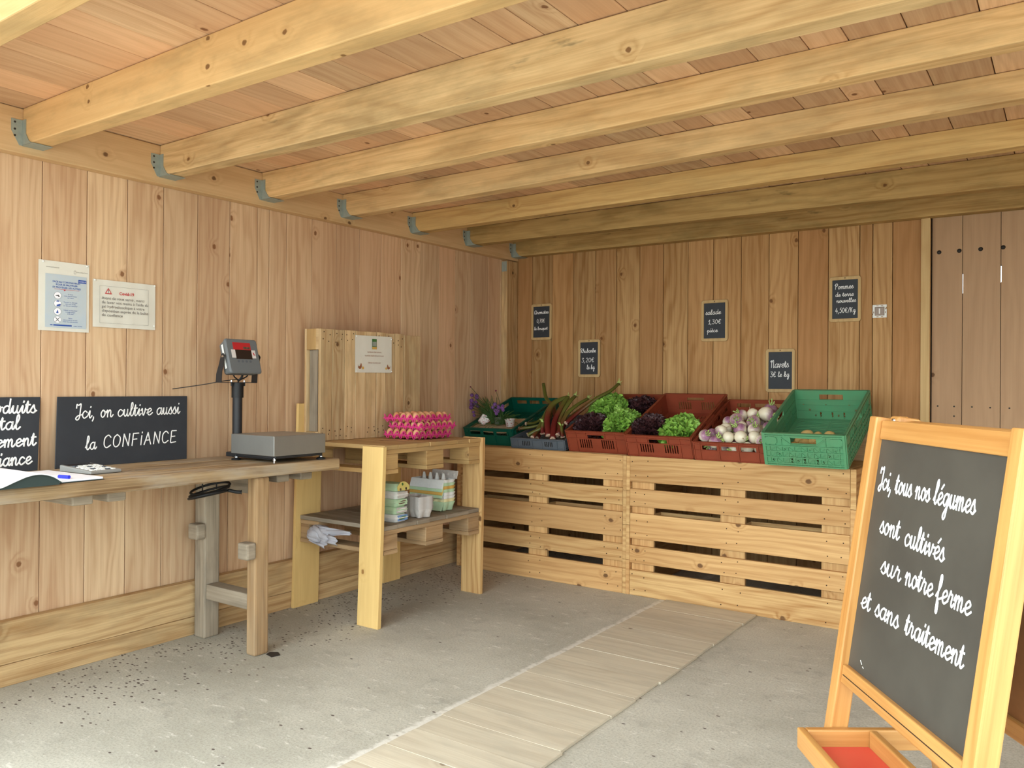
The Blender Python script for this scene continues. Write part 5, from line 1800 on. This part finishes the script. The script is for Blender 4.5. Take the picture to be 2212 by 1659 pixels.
# ------------------------------------------------------------------ lettuces: dense heads of ruffled leaves
def lettuce(label, centre, rx, ry, rz_, n, mat, seed, size=0.045, nrm=(0, -0.35, 1), mc=None, cw=0.39, ch=0.136):
    mi_ = mc.inverted() if mc else None
    rg = random.Random(seed)
    mb = MB()
    cz = Vector(centre)
    up_ = Vector(nrm).normalized()
    q = up_.to_track_quat('Z', 'Y').to_matrix()
    for i in range(n):
        u = (i + .5) / n
        ph = i * 2.399963 + rg.uniform(-.2, .2)
        ct_ = 1 - 1.12 * u
        st_ = math.sqrt(max(0, 1 - ct_ * ct_))
        dirv = Vector((st_ * math.cos(ph), st_ * math.sin(ph), ct_))
        depth = rg.uniform(0.80, 1.0)
        p = Vector((dirv.x * rx, dirv.y * ry, dirv.z * rz_)) * depth
        # leaf frame: stands out along a direction between radial and up
        out = (dirv + Vector((0, 0, 0.55)) + Vector((rg.uniform(-.35, .35), rg.uniform(-.35, .35), rg.uniform(-.2, .2)))).normalized()
        side = out.cross(Vector((rg.uniform(-1, 1), rg.uniform(-1, 1), rg.uniform(-.3, .3)))).normalized()
        nn = out.cross(side)
        s = size * rg.uniform(0.75, 1.3)
        rn = rg.random() * (0.5 + 0.5 * u)
        nu, nv = 12, 5
        g = []
        f1, f2 = rg.uniform(4, 6.5), rg.uniform(0, 6)
        for a in range(nu + 1):
            row = []
            x = a / nu * 2 - 1
            for b in range(nv + 1):
                y = b / nv
                wd = (0.35 + 0.75 * y ** 0.7) * (1 - 0.18 * y * y)
                curl = 0.30 * y * y
                ruf = 0.20 * y ** 1.5 * math.sin(f1 * x * 1.6 + f2) + 0.12 * y ** 2 * math.sin(9 * x + f2 * 2)
                lx = x * wd * s * 0.72
                ly = y * s * (1 - 0.25 * x * x) + 0.10 * s * y ** 4 * math.cos(8 * x + f2)
                lz = (ruf + 0.35 * (x * x) * (1 - 0.4 * y)) * s + curl * s
                v = p + side * lx + out * (ly - s * 0.55) + nn * lz
                wv_ = cz + q @ v
                if mi_:
                    lv_ = mi_ @ wv_
                    if lv_.z < ch + 0.004:
                        wv_ = mc @ Vector((min(max(lv_.x, 0.008), cw - 0.008), min(max(lv_.y, 0.008), 0.59), max(lv_.z, 0.012)))
                row.append(mb.bm.verts.new(wv_))
            g.append(row)
        for a in range(nu):
            for b in range(nv):
                f = mb.bm.faces.new((g[a][b], g[a + 1][b], g[a + 1][b + 1], g[a][b + 1]))
                f[mb.rl] = rn
                for l, vv in zip(f.loops, (b, b, b + 1, b + 1)):
                    l[mb.uv].uv = (vv / nv, a / nu)
    o = mb.obj('lettuce', mat, smooth=True, recalc=False, loc=tuple(cz))
    return tag(o, label, 'lettuce')


def at(m, x, y, z):
    return tuple(m @ Vector((x, y, z)))


lettuce('large bright green lettuce at the back left of the heaped russet crate', at(m3, 0.115, 0.36, 0.105), 0.120, 0.130, 0.105, 330, M['leafg'], 1, 0.044, mc=m3, cw=0.396, ch=0.136)
lettuce('smaller green lettuce spilling over the right side of the heaped russet crate', at(m3, 0.300, 0.17, 0.10), 0.100, 0.135, 0.085, 260, M['leafg'], 2, 0.043, mc=m3, cw=0.396, ch=0.136)
lettuce('dark red lettuce at the front left of the heaped russet crate', at(m3, 0.118, 0.13, 0.088), 0.130, 0.10, 0.085, 330, M['leafr'], 3, 0.040, mc=m3, cw=0.396, ch=0.136)
lettuce('dark red lettuce at the back right of the heaped russet crate', at(m3, 0.300, 0.46, 0.075), 0.105, 0.10, 0.085, 300, M['leafr'], 4, 0.040, mc=m3, cw=0.396, ch=0.136)
lettuce('dark red lettuce at the left of the nearly empty russet crate', at(m4, 0.095, 0.15, 0.085), 0.105, 0.11, 0.085, 300, M['leafr'], 5, 0.040, mc=m4, cw=0.397, ch=0.131)
lettuce('green lettuce with broad leaves at the right of the nearly empty russet crate', at(m4, 0.275, 0.15, 0.080), 0.100, 0.125, 0.075, 190, M['leafg'], 6, 0.055, mc=m4, cw=0.397, ch=0.131)

# ------------------------------------------------------------------ turnips
tp = []
for i in range(13):
    a = PI * i / 12
    r = 0.036 * math.sin(a) ** 0.8 if 0 < i < 12 else 0
    z = -0.030 * math.cos(a)
    if z < 0:
        z *= 1.05 + 0.25 * (1 - math.sin(a))
    tp.append((r, z))
mb = MB()
mb.lathe(tp, 18)
tb = mb.obj('t', M['turnip'], smooth=True)
turnip_me = tb.data
turnip_me.name = 'turnip'
bpy.data.objects.remove(tb)
mb = MB()
mb.tube(catmull([(0, 0, -0.034), (0.002, 0.001, -0.048), (0.009, 0.003, -0.066)], 3), [0.0052, 0.0042, 0.0032, 0.0026, 0.002, 0.0013, 0.0006], 6)
tm_ = mb.obj('t', M['cut'], smooth=True)
root_me = tm_.data
bpy.data.objects.remove(tm_)
mb = MB()
for k_ in range(6):
    a = k_ * 1.05
    L_ = (0.018, 0.026, 0.014, 0.030, 0.020, 0.016)[k_]
    mb.tube(catmull([(0.005 * math.cos(a), 0.005 * math.sin(a), 0.026), (0.009 * math.cos(a), 0.009 * math.sin(a), 0.034), (0.016 * math.cos(a + .3), 0.016 * math.sin(a + .3), 0.030 + L_)], 3), 0.0040, 6, flat=0.6)
ts_ = mb.obj('t', M['stub'], smooth=True)
stub_me = ts_.data
bpy.data.objects.remove(ts_)
TL = {0: 'glossy deep purple turnip at the left edge of the heap', 1: 'long white turnip lying on top at the back left of the heap', 2: 'round white turnip with its root end facing the room, left of centre',
      3: 'pinkish turnip with upright cut leaf stalks at the back right of the heap', 4: 'white turnip at the front left corner of the turnip crate', 5: 'two toned turnip with a purple flank in the middle of the heap'}
pos = [(0.052, 0.175, 0.085, 20, 60, 1.0), (0.150, 0.290, 0.125, 80, 20, 1.15), (0.105, 0.150, 0.105, 115, -10, 0.95), (0.285, 0.470, 0.115, 25, 15, 1.15), (0.050, 0.075, 0.080, 70, 30, 1.05), (0.200, 0.175, 0.110, 55, -35, 1.05),
       (0.085, 0.330, 0.095, 50, 80, 1.0), (0.145, 0.400, 0.100, 60, -20, 1.0), (0.205, 0.400, 0.105, 130, 40, 0.95), (0.235, 0.330, 0.100, 40, 120, 1.0), (0.250, 0.270, 0.125, 75, 10, 1.1), (0.290, 0.385, 0.125, 95, 70, 1.2),
       (0.110, 0.220, 0.100, 70, 150, 1.0), (0.190, 0.245, 0.110, 150, 20, 0.8), (0.110, 0.075, 0.085, 35, 70, 1.05), (0.165, 0.080, 0.085, 120, -50, 0.95), (0.225, 0.090, 0.090, 80, 200, 1.0), (0.285, 0.100, 0.092, 100, -80, 1.0),
       (0.275, 0.180, 0.105, 50, 10, 1.0), (0.335, 0.160, 0.085, 70, 100, 1.0), (0.335, 0.075, 0.080, 90, 20, 0.9), (0.330, 0.265, 0.095, 30, 60, 1.0), (0.345, 0.340, 0.085, 100, 0, 0.9), (0.060, 0.255, 0.070, 90, 120, 0.95),
       (0.065, 0.080, 0.042, 90, 10, 1.0), (0.130, 0.085, 0.042, 60, 60, 1.0), (0.195, 0.080, 0.042, 110, -30, 1.0), (0.260, 0.085, 0.042, 75, 140, 1.0), (0.325, 0.080, 0.040, 95, 80, 1.0),
       (0.100, 0.160, 0.042, 60, 0, 1.0), (0.180, 0.170, 0.045, 70, 0, 1.0), (0.260, 0.170, 0.045, 80, 0, 1.0), (0.330, 0.200, 0.042, 80, 0, 1.0), (0.120, 0.260, 0.045, 70, 50, 1.0), (0.200, 0.300, 0.050, 70, 90, 1.0), (0.270, 0.310, 0.050, 70, 90, 1.0),
       (0.150, 0.360, 0.045, 70, 30, 1.0), (0.230, 0.400, 0.045, 70, 30, 1.0), (0.300, 0.420, 0.050, 70, 30, 1.0)]
# let the heap settle: push overlapping turnips apart inside the crate
rel = [[p[0], p[1], p[2], 0.0345 * p[5]] for p in pos]
for it in range(150):
    for i in range(len(rel)):
        for j in range(i):
            a_, b_ = rel[i], rel[j]
            d_ = Vector((a_[0] - b_[0], a_[1] - b_[1], a_[2] - b_[2]))
            need = (a_[3] + b_[3]) * 1.0 - d_.length
            if need > 0:
                d_ = d_.normalized() * need * 0.5 if d_.length > 1e-6 else Vector((0, 0, need))
                for q_ in range(3):
                    a_[q_] += d_[q_] * 0.5
                    b_[q_] -= d_[q_] * 0.5
    for a_ in rel:
        a_[2] -= 0.00008
        a_[0] = min(max(a_[0], a_[3] + 0.006), 0.383 - a_[3])
        a_[1] = min(max(a_[1], a_[3] + 0.006), 0.58 - a_[3])
        a_[2] = max(a_[2], a_[3] + 0.010)
pos = [(a_[0], a_[1], a_[2]) + p[3:] for a_, p in zip(rel, pos)]
rg = random.Random(4)
for i, (x, y, z, ti, az, s) in enumerate(pos):
    mm = T(at(m5, x, y, z)) @ Rz(R(az + rg.uniform(-20, 20))) @ Rx(R(ti)) @ Matrix.Scale(s * rg.uniform(0.93, 0.97), 4) @ Matrix.Diagonal((1, 1, 1.2 if i in (1, 11) else 1.0, 1))
    o = bpy.data.objects.new('turnip', turnip_me)
    COL.objects.link(o)
    o.matrix_world = mm
    lb = TL.get(i) or ('white and pink turnip in the upper layer of the turnip crate' if i < 24 else 'turnip in the lower layer of the crate, glimpsed through the slots')
    tag(o, lb, 'turnip', 'turnips in the low russet crate')
    r_ = bpy.data.objects.new('root', root_me)
    COL.objects.link(r_)
    r_.parent = o
    if i not in (0, 2):
        r_ = bpy.data.objects.new('leaf_stubs', stub_me)
        COL.objects.link(r_)
        r_.parent = o

# ------------------------------------------------------------------ potatoes
mb = MB()
bmesh.ops.create_icosphere(mb.bm, subdivisions=3, radius=1.0)
for v in mb.bm.verts:
    v.co = Vector((v.co.x * 0.031, v.co.y * 0.024, v.co.z * 0.022)) * (1 + 0.10 * mnoise.noise(v.co * 1.4 + Vector((5, 2, 1))))
po = mb.obj('t', M['potato'], smooth=True)
potato_me = po.data
bpy.data.objects.remove(po)
for i, (x, y, z, a, s) in enumerate([(0.128, 0.335, 0.031, 20, 1.15), (0.180, 0.330, 0.028, 80, 1.0), (0.205, 0.300, 0.028, 10, 0.95), (0.236, 0.335, 0.030, -30, 1.1), (0.275, 0.320, 0.022, 50, 0.7),
                                     (0.105, 0.26, 0.027, 70, 1.0), (0.140, 0.23, 0.027, 10, 1.05), (0.178, 0.25, 0.028, 40, 1.1), (0.205, 0.215, 0.027, 100, 1.0), (0.150, 0.175, 0.027, 0, 1.1), (0.100, 0.19, 0.027, 30, 1.0), (0.190, 0.165, 0.028, 20, 1.2)]):
    o = bpy.data.objects.new('potato', potato_me)
    COL.objects.link(o)
    o.matrix_world = m6 @ T(((x - 0.16) * 1.08 + 0.162, y * 1.0 - 0.012, 0.0060 + 0.0215 * s)) @ Rz(R(a)) @ Matrix.Scale(s * 0.94, 4)
    tag(o, 'yellow potato in the green folding crate' if i < 5 else 'potato seen through the hand hole of the green crate', 'potato', 'potatoes showing over the rim' if i < 5 else 'potatoes behind the hand hole')

# ------------------------------------------------------------------ rhubarb
RH = [([(0.787, -0.600, 0.931), (0.706, -0.533, 1.061), (0.610, -0.467, 1.119), (0.545, -0.400, 1.215)], 0.015, 'tall rhubarb stalk standing up at the left with a square cut top'),
      ([(0.777, -0.700, 0.885), (0.734, -0.650, 0.990), (0.730, -0.600, 1.068), (0.751, -0.550, 1.104), (0.790, -0.500, 1.127)], 0.0185, 'thick rhubarb stalk arching to the right in the middle of the crate'),
      ([(0.814, -0.710, 0.869), (0.784, -0.640, 0.976), (0.792, -0.570, 1.069), (0.798, -0.500, 1.131)], 0.0175, 'red based rhubarb stalk right of the thick arching one'),
      ([(0.839, -0.690, 0.893), (0.847, -0.610, 1.012), (0.878, -0.530, 1.076), (0.917, -0.450, 1.120)], 0.016, 'rhubarb stalk with a pale frilled tip near the green lettuce'),
      ([(0.878, -0.660, 0.965), (0.927, -0.585, 1.037), (1.018, -0.510, 1.125), (1.070, -0.435, 1.170), (1.090, -0.360, 1.217)], 0.0165, 'longest rhubarb stalk reaching over the green lettuce'),
      ([(0.669, -0.720, 0.872), (0.673, -0.647, 0.937), (0.678, -0.573, 1.031), (0.685, -0.500, 1.096)], 0.014, 'dark red rhubarb stalk at the left of the upright bundle'),
      ([(0.524, -0.660, 0.921), (0.609, -0.630, 0.934), (0.668, -0.600, 0.953)], 0.014, 'short red rhubarb stalk poking over the left rim of the grey crate'),
      ([(0.620, -0.700, 0.884), (0.660, -0.680, 0.908), (0.699, -0.660, 0.930)], 0.018, 'pale pink rhubarb butt at the front left of the grey crate'),
      ([(0.729, -0.690, 0.894), (0.719, -0.680, 0.934), (0.716, -0.670, 0.966)], 0.017, 'stubby green rhubarb piece standing upright at the front'),
      ([(0.838, -0.660, 0.897), (0.857, -0.580, 0.991), (0.919, -0.500, 1.065)], 0.015, 'dark rhubarb stalk leaning towards the dark lettuce'),
      ([(0.839, -0.700, 0.879), (0.823, -0.627, 1.006), (0.847, -0.553, 1.100), (0.842, -0.480, 1.134)], 0.016, 'rhubarb stalk with a leafy green end behind the front ones'),
      ([(0.895, -0.720, 0.882), (0.882, -0.710, 0.924), (0.872, -0.700, 0.952)], 0.014, 'short rhubarb stub at the front right corner of the grey crate'),
      ([(0.691, -0.700, 0.863), (0.687, -0.613, 0.928), (0.692, -0.527, 1.015), (0.666, -0.440, 1.089)], 0.015, 'deep red rhubarb stalk in the shade of the bundle'),
      ([(0.522, -0.580, 0.950), (0.561, -0.527, 0.955), (0.592, -0.473, 0.990), (0.619, -0.420, 1.041)], 0.013, 'thin green tipped rhubarb stalk behind the left rim')]
for i, (p, r, lb) in enumerate(RH):
    if i in (9, 10, 12):
        p = [(a - 0.024, b + 0.034, c) for a, b, c in p]
    pts = catmull(p, 5)
    N_ = len(pts)
    mb = MB()
    mb.tube(pts, [r * (1.12 - 0.35 * k_ / (N_ - 1) + (0.18 if k_ == 0 else 0)) for k_ in range(N_)], 10, flat=0.72)
    o = mb.obj('rhubarb_stalk', M['rhubarb'], smooth=True, loc=tuple(pts[0]))
    tag(o, 'rhubarb' if not lb else lb, 'rhubarb', None)
    mb = MB()
    d0 = (pts[0] - pts[1]).normalized()
    q = d0.to_track_quat('Z', 'Y').to_matrix().to_4x4()
    q.translation = pts[0] - d0 * 0.002
    mb.lathe([(r * 1.18, -0.003), (r * 1.16, 0.001), (r * 0.95, 0.004), (0, 0.0045)], 10, q @ Matrix.Diagonal((1, 0.8, 1, 1)))
    mb.obj('butt', M['cut'], o, smooth=True)
    if i in (3, 8, 10, 4, 1, 11, 7):
        mb = MB()
        d1 = (pts[-1] - pts[-2]).normalized()
        for k_ in range(6):
            a = k_ * 1.05 + i
            sd = d1.cross(Vector((math.cos(a), 0.3, math.sin(a)))).normalized()
            b = pts[-1] - d1 * 0.006
            mb.tube([b, b + d1 * 0.014 + sd * 0.009, b + d1 * 0.026 + sd * (0.016 + 0.006 * (k_ % 3))], [0.006, 0.0065, 0.003], 6, flat=0.35)
        mb.obj('leaf_remnant', M['stub'], o, smooth=True)

# ------------------------------------------------------------------ card, cups, chives in the bottle green crate
mb = MB()
mc = m1 @ T((0.004, 0.012, 0.086))
nx, ny = 8, 6
g = [[mb.bm.verts.new(mc @ Vector((0.006 + 0.38 * i / nx, 0.26 * j / ny, 0.004 * math.sin(i * 0.9)))) for j in range(ny + 1)] for i in range(nx + 1)]
for i in range(nx):
    for j in range(ny):
        mb.bm.faces.new((g[i][j], g[i + 1][j], g[i + 1][j + 1], g[i][j + 1]))
tag(mb.obj('card_sheet', M['card'], solid=0.003, loc=at(m1, 0.2, 0.14, 0.086)), 'sheet of brown card lying in the bottle green crate', 'card')


def paper_cup(label, m, mat, s=1.0, name='paper_cup', h=0.052, r0=0.026, r1=0.034):
    mb = MB()
    mb.lathe([(0, 0.001), (r0, 0.0), (r1, h), (r1 + 0.0012, h), (r1 + 0.001, h - 0.002), (r1 - 0.0015, h - 0.001), (r0 - 0.0015, 0.003), (0, 0.003)], 24)
    o = mb.obj(name, mat, smooth=True)
    o.matrix_world = m @ Matrix.Scale(s, 4)
    return tag(o, label, 'cup')


cup_a = paper_cup('white flower print cup lying tipped over at the left of the flowers', T(at(m1, 0.095, 0.105, 0.130)) @ Rz(R(-20)) @ Rx(R(-52)) @ T((0, 0, -0.026)), M['cup'])
cup_b = paper_cup('grey green glazed pot holding the middle of the flowers', T(at(m1, 0.205, 0.125, 0.0945)), M['pot'], 1.0, 'glazed_pot', 0.050, 0.028, 0.036)
cup_c = paper_cup('white flower print cup standing at the right of the flowers', T(at(m1, 0.318, 0.095, 0.0960)) @ Rx(R(6)), M['cup'])


def chives(label, base, heads, nst, seed, spread, extra):
    rg = random.Random(seed)
    t = thing('chive_bunch', label, 'flowers', base)
    b = Vector(base)
    for hx_, hy_, hz_, r, mt in heads:
        h = Vector((hx_, hy_, hz_))
        mid = (b + h) * .5 + Vector((rg.uniform(-.012, .012), rg.uniform(-.012, .012), 0.02))
        mb = MB()
        mb.tube(catmull([b + Vector((rg.uniform(-.015, .015), rg.uniform(-.012, .012), 0)), mid, h], 4), 0.0016, 5)
        st_ = mb.obj('flower_stem', M['stem'], t, smooth=True)
        mb = MB()
        bmesh.ops.create_icosphere(mb.bm, subdivisions=3, radius=1.0)
        for v in mb.bm.verts:
            v.co = h + v.co * r * (1 + (0.28 * mnoise.noise(v.co * 6 + Vector((seed, hx_ * 40, 0))) if mt == 'bloom' else 0)) * (1 if mt == 'bloom' else 1)
        mb.obj('flower_head' if mt == 'bloom' else 'bud', M[mt], st_, smooth=(mt != 'bloom'))
    mb = MB()
    for i in range(nst):
        e = b + Vector((rg.uniform(spread[0], spread[1]), rg.uniform(-.05, .06), rg.uniform(spread[2], spread[3])))
        mid = (b + e) * .5 + Vector((rg.uniform(-.015, .015), rg.uniform(-.015, .015), 0.02))
        mb.tube(catmull([b + Vector((rg.uniform(-.02, .02), rg.uniform(-.015, .015), 0)), mid, e], 4), [0.0022] * 8 + [0.0008], 5)
    for e in extra:
        mb.tube(catmull([b] + [Vector(p) for p in e], 4), 0.0013, 5)
    mb.obj('leaves', M['stem'], t, smooth=True)
    return t


fy = -0.545
def fl(x, z, r=0.014, mt='bloom', dy=0.0):
    return (x + 0.102, fy + dy, z, r, mt)


chives('chives with purple heads leaning left over the tipped cup', at(m1, 0.175, 0.115, 0.105),
       [fl(-.055, 1.132, .013), fl(-.028, 1.128, .014, dy=.02), fl(-.012, 1.112, .013), fl(-.042, 1.095, .014, dy=-.02), fl(-.022, 1.080, .015), fl(-.050, 1.062, .014), fl(-.062, 1.045, .014), fl(-.045, 1.046, .013, dy=-.02),
        fl(-.018, 1.056, .013, dy=.02), fl(-.036, 1.070, .013, dy=-.03), fl(-.034, .992, .011), fl(-.040, 1.014, .010), fl(-.068, 1.19, .0055, 'bud'), fl(.065, .996, .010)],
       70, 3, (-0.155, 0.0, 0.02, 0.20), [[(0.10, -.60, .94), (0.085, -.625, .90)], [(0.13, -.60, .935), (0.11, -.63, .895)], [(0.16, -.60, .925), (0.15, -.635, .89)]])
chives('chives with a compact cluster of purple heads above the pots', at(m1, 0.245, 0.115, 0.105),
       [fl(.128, 1.05, .012), fl(.144, 1.072, .013), fl(.176, 1.052, .014), fl(.204, 1.048, .013), fl(.185, 1.028, .014, dy=-.02), fl(.212, 1.035, .012), fl(.162, 1.030, .013, dy=-.02), fl(.195, 1.06, .012, dy=.02), fl(.160, 1.058, .012, dy=.02),
        fl(.172, 1.010, .012, dy=-.02), fl(.151, 1.165, .0065, 'bud')],
       55, 5, (-0.06, 0.11, 0.0, 0.105), [[(0.23, -.60, .93), (0.205, -.635, .885)], [(0.25, -.61, .925), (0.235, -.635, .88)], [(0.27, -.6, .92), (0.26, -.632, .88)]])

# ================================================================== chalkboard easel in the right foreground
TLc = Vector((3.1553, -3.1640, 1.0900))
er = Vector((0.57930, -0.81512, 0.0))
en = Vector((-0.81512, -0.57930, 0.0))
ed = Vector((-0.1161, -0.0825, -0.9898))
BW, BH = 0.449, 0.478
ez = thing('chalkboard_easel', 'varnished pine easel with a blackboard reading Ici, tous nos légumes sont cultivés', 'easel', (TLc + er * BW / 2 + en * -0.05) * 1.0)
ez.location.z = 0
me_ = basis(TLc, er, -ed)          # local x right, y up the board, z out of the board


def ebox(name, x0, y0, x1, y1, z0, z1, grain, mat=None, m=me_, bev=0.003, par=None):
    mb = MB()
    mb.box((x0, y0, z0), (x1, y1, z1), grain, m, random.random())
    return mb.obj(name, mat or M['easel'], par or ez, bevel=bev)


Lf = -(1.09 - 0.003) / 0.9898
ebox('leg', -0.032, Lf, 0.0, 0.046, -0.020, 0.018, 1)
ebox('leg', BW, Lf, BW + 0.034, 0.046, -0.020, 0.018, 1)
ebox('top_rail', 0.0005, 0.0, BW - 0.0005, 0.040, -0.012, 0.006, 0)
ebox('bottom_rail', 0.0005, -BH - 0.038, BW - 0.0005, -BH, -0.012, 0.012, 0)
ebox('ledge_groove', 0.008, -BH - 0.021, BW - 0.008, -BH - 0.019, 0.010, 0.0126, 0, M['hole'], bev=0)
bd = ebox('blackboard', -0.002, -BH - 0.004, BW + 0.002, 0.004, -0.009, 0.0, 0, M['chalk'], bev=0)
for tx, x, y, w_, sl in (('Íci, tous nos légumes', 0.016, -0.102, 0.345, 0.0), ('sont', 0.050, -0.188, 0.080, -0.02), ('cultivés', 0.152, -0.194, 0.140, -0.02),
                         ('sur', 0.078, -0.264, 0.080, 0.0), ('notre', 0.175, -0.264, 0.098, 0.0), ('ferme', 0.284, -0.264, 0.105, 0.0), ('et', 0.018, -0.350, 0.040, 0.0), ('sans', 0.080, -0.350, 0.095, 0.0), ('traitement', 0.200, -0.350, 0.190, 0.0)):
    handwrite(ez, tx, me_, x, y, w_, 0.0225, 0.0040, M['paint'], sl)
mb = MB()
for a, b in (((0.050, -0.452), (0.058, -0.458)), ((0.062, -0.461), (0.067, -0.463))):
    mb.tube([me_ @ Vector((a[0], a[1], .0003)), me_ @ Vector((b[0], b[1], .0003))], 0.0008, 5)
mb.obj('chalk_scratch', M['paper'], ez)
# hinged back frame, mirrored
ed2 = Vector((0.1161, 0.0825, -0.9898))
mbk = basis(TLc - en * 0.045, er, -ed2)
ebox('rear_leg', -0.032, Lf, 0.0, 0.046, -0.018, 0.020, 1, m=mbk)
ebox('rear_leg', BW, Lf, BW + 0.034, 0.046, -0.018, 0.020, 1, m=mbk)
ebox('rear_rail', 0.0005, 0.0, BW - 0.0005, 0.040, -0.010, 0.010, 0, m=mbk)
ebox('rear_rail', 0.0005, -BH - 0.038, BW - 0.0005, -BH, -0.010, 0.010, 0, m=mbk)
ebox('rear_panel', -0.002, -BH - 0.002, BW + 0.002, 0.002, -0.004, 0.003, 0, M['hard'], m=mbk, bev=0)
for x in (0.010, BW + 0.016):
    mb = MB()
    mb.box((x - 0.012 if x < 0.1 else x - 0.010, 0.030, -0.060), (x + 0.026 if x < 0.1 else x + 0.010, 0.052, -0.010), 0, me_, .4)
    hg = mb.obj('hinge_block', M['easel'], ez, bevel=0.006)
    mb = MB()
    mb.lathe([(0, 0.004), (0.005, 0.003), (0.006, 0), (0, 0)], 10, me_ @ T((x + 0.008, 0.041, -0.010)))
    mb.obj('hinge_bolt', M['chrome'], hg)
# tray
def tbox(name, n0, n1, u0, u1, z0, z1, grain, mat=None, bev=0.003):
    m = basis((TLc.x, TLc.y, 0), er, en, (0, 0, 1))
    mb = MB()
    mb.box((u0, n0, z0), (u1, n1, z1), grain, Matrix(((er.x, en.x, 0, TLc.x), (er.y, en.y, 0, TLc.y), (0, 0, 1, 0), (0, 0, 0, 1))), random.random())
    return mb.obj(name, mat or M['easel'], ez, bevel=bev)


tbox('tray_side', -0.21, 0.160, 0.0010, 0.0185, 0.444, 0.487, 1)
tbox('tray_side', -0.21, 0.160, BW - 0.0185, BW - 0.001, 0.444, 0.487, 1)
tbox('tray_rail', 0.1605, 0.176, 0.001, BW - 0.001, 0.444, 0.487, 0)
tbox('tray_rail', 0.016, 0.032, 0.019, BW - 0.019, 0.448, 0.487, 0)
tbox('tray_floor', 0.0325, 0.160, 0.019, BW - 0.019, 0.446, 0.4525, 0, M['redtray'], 0)
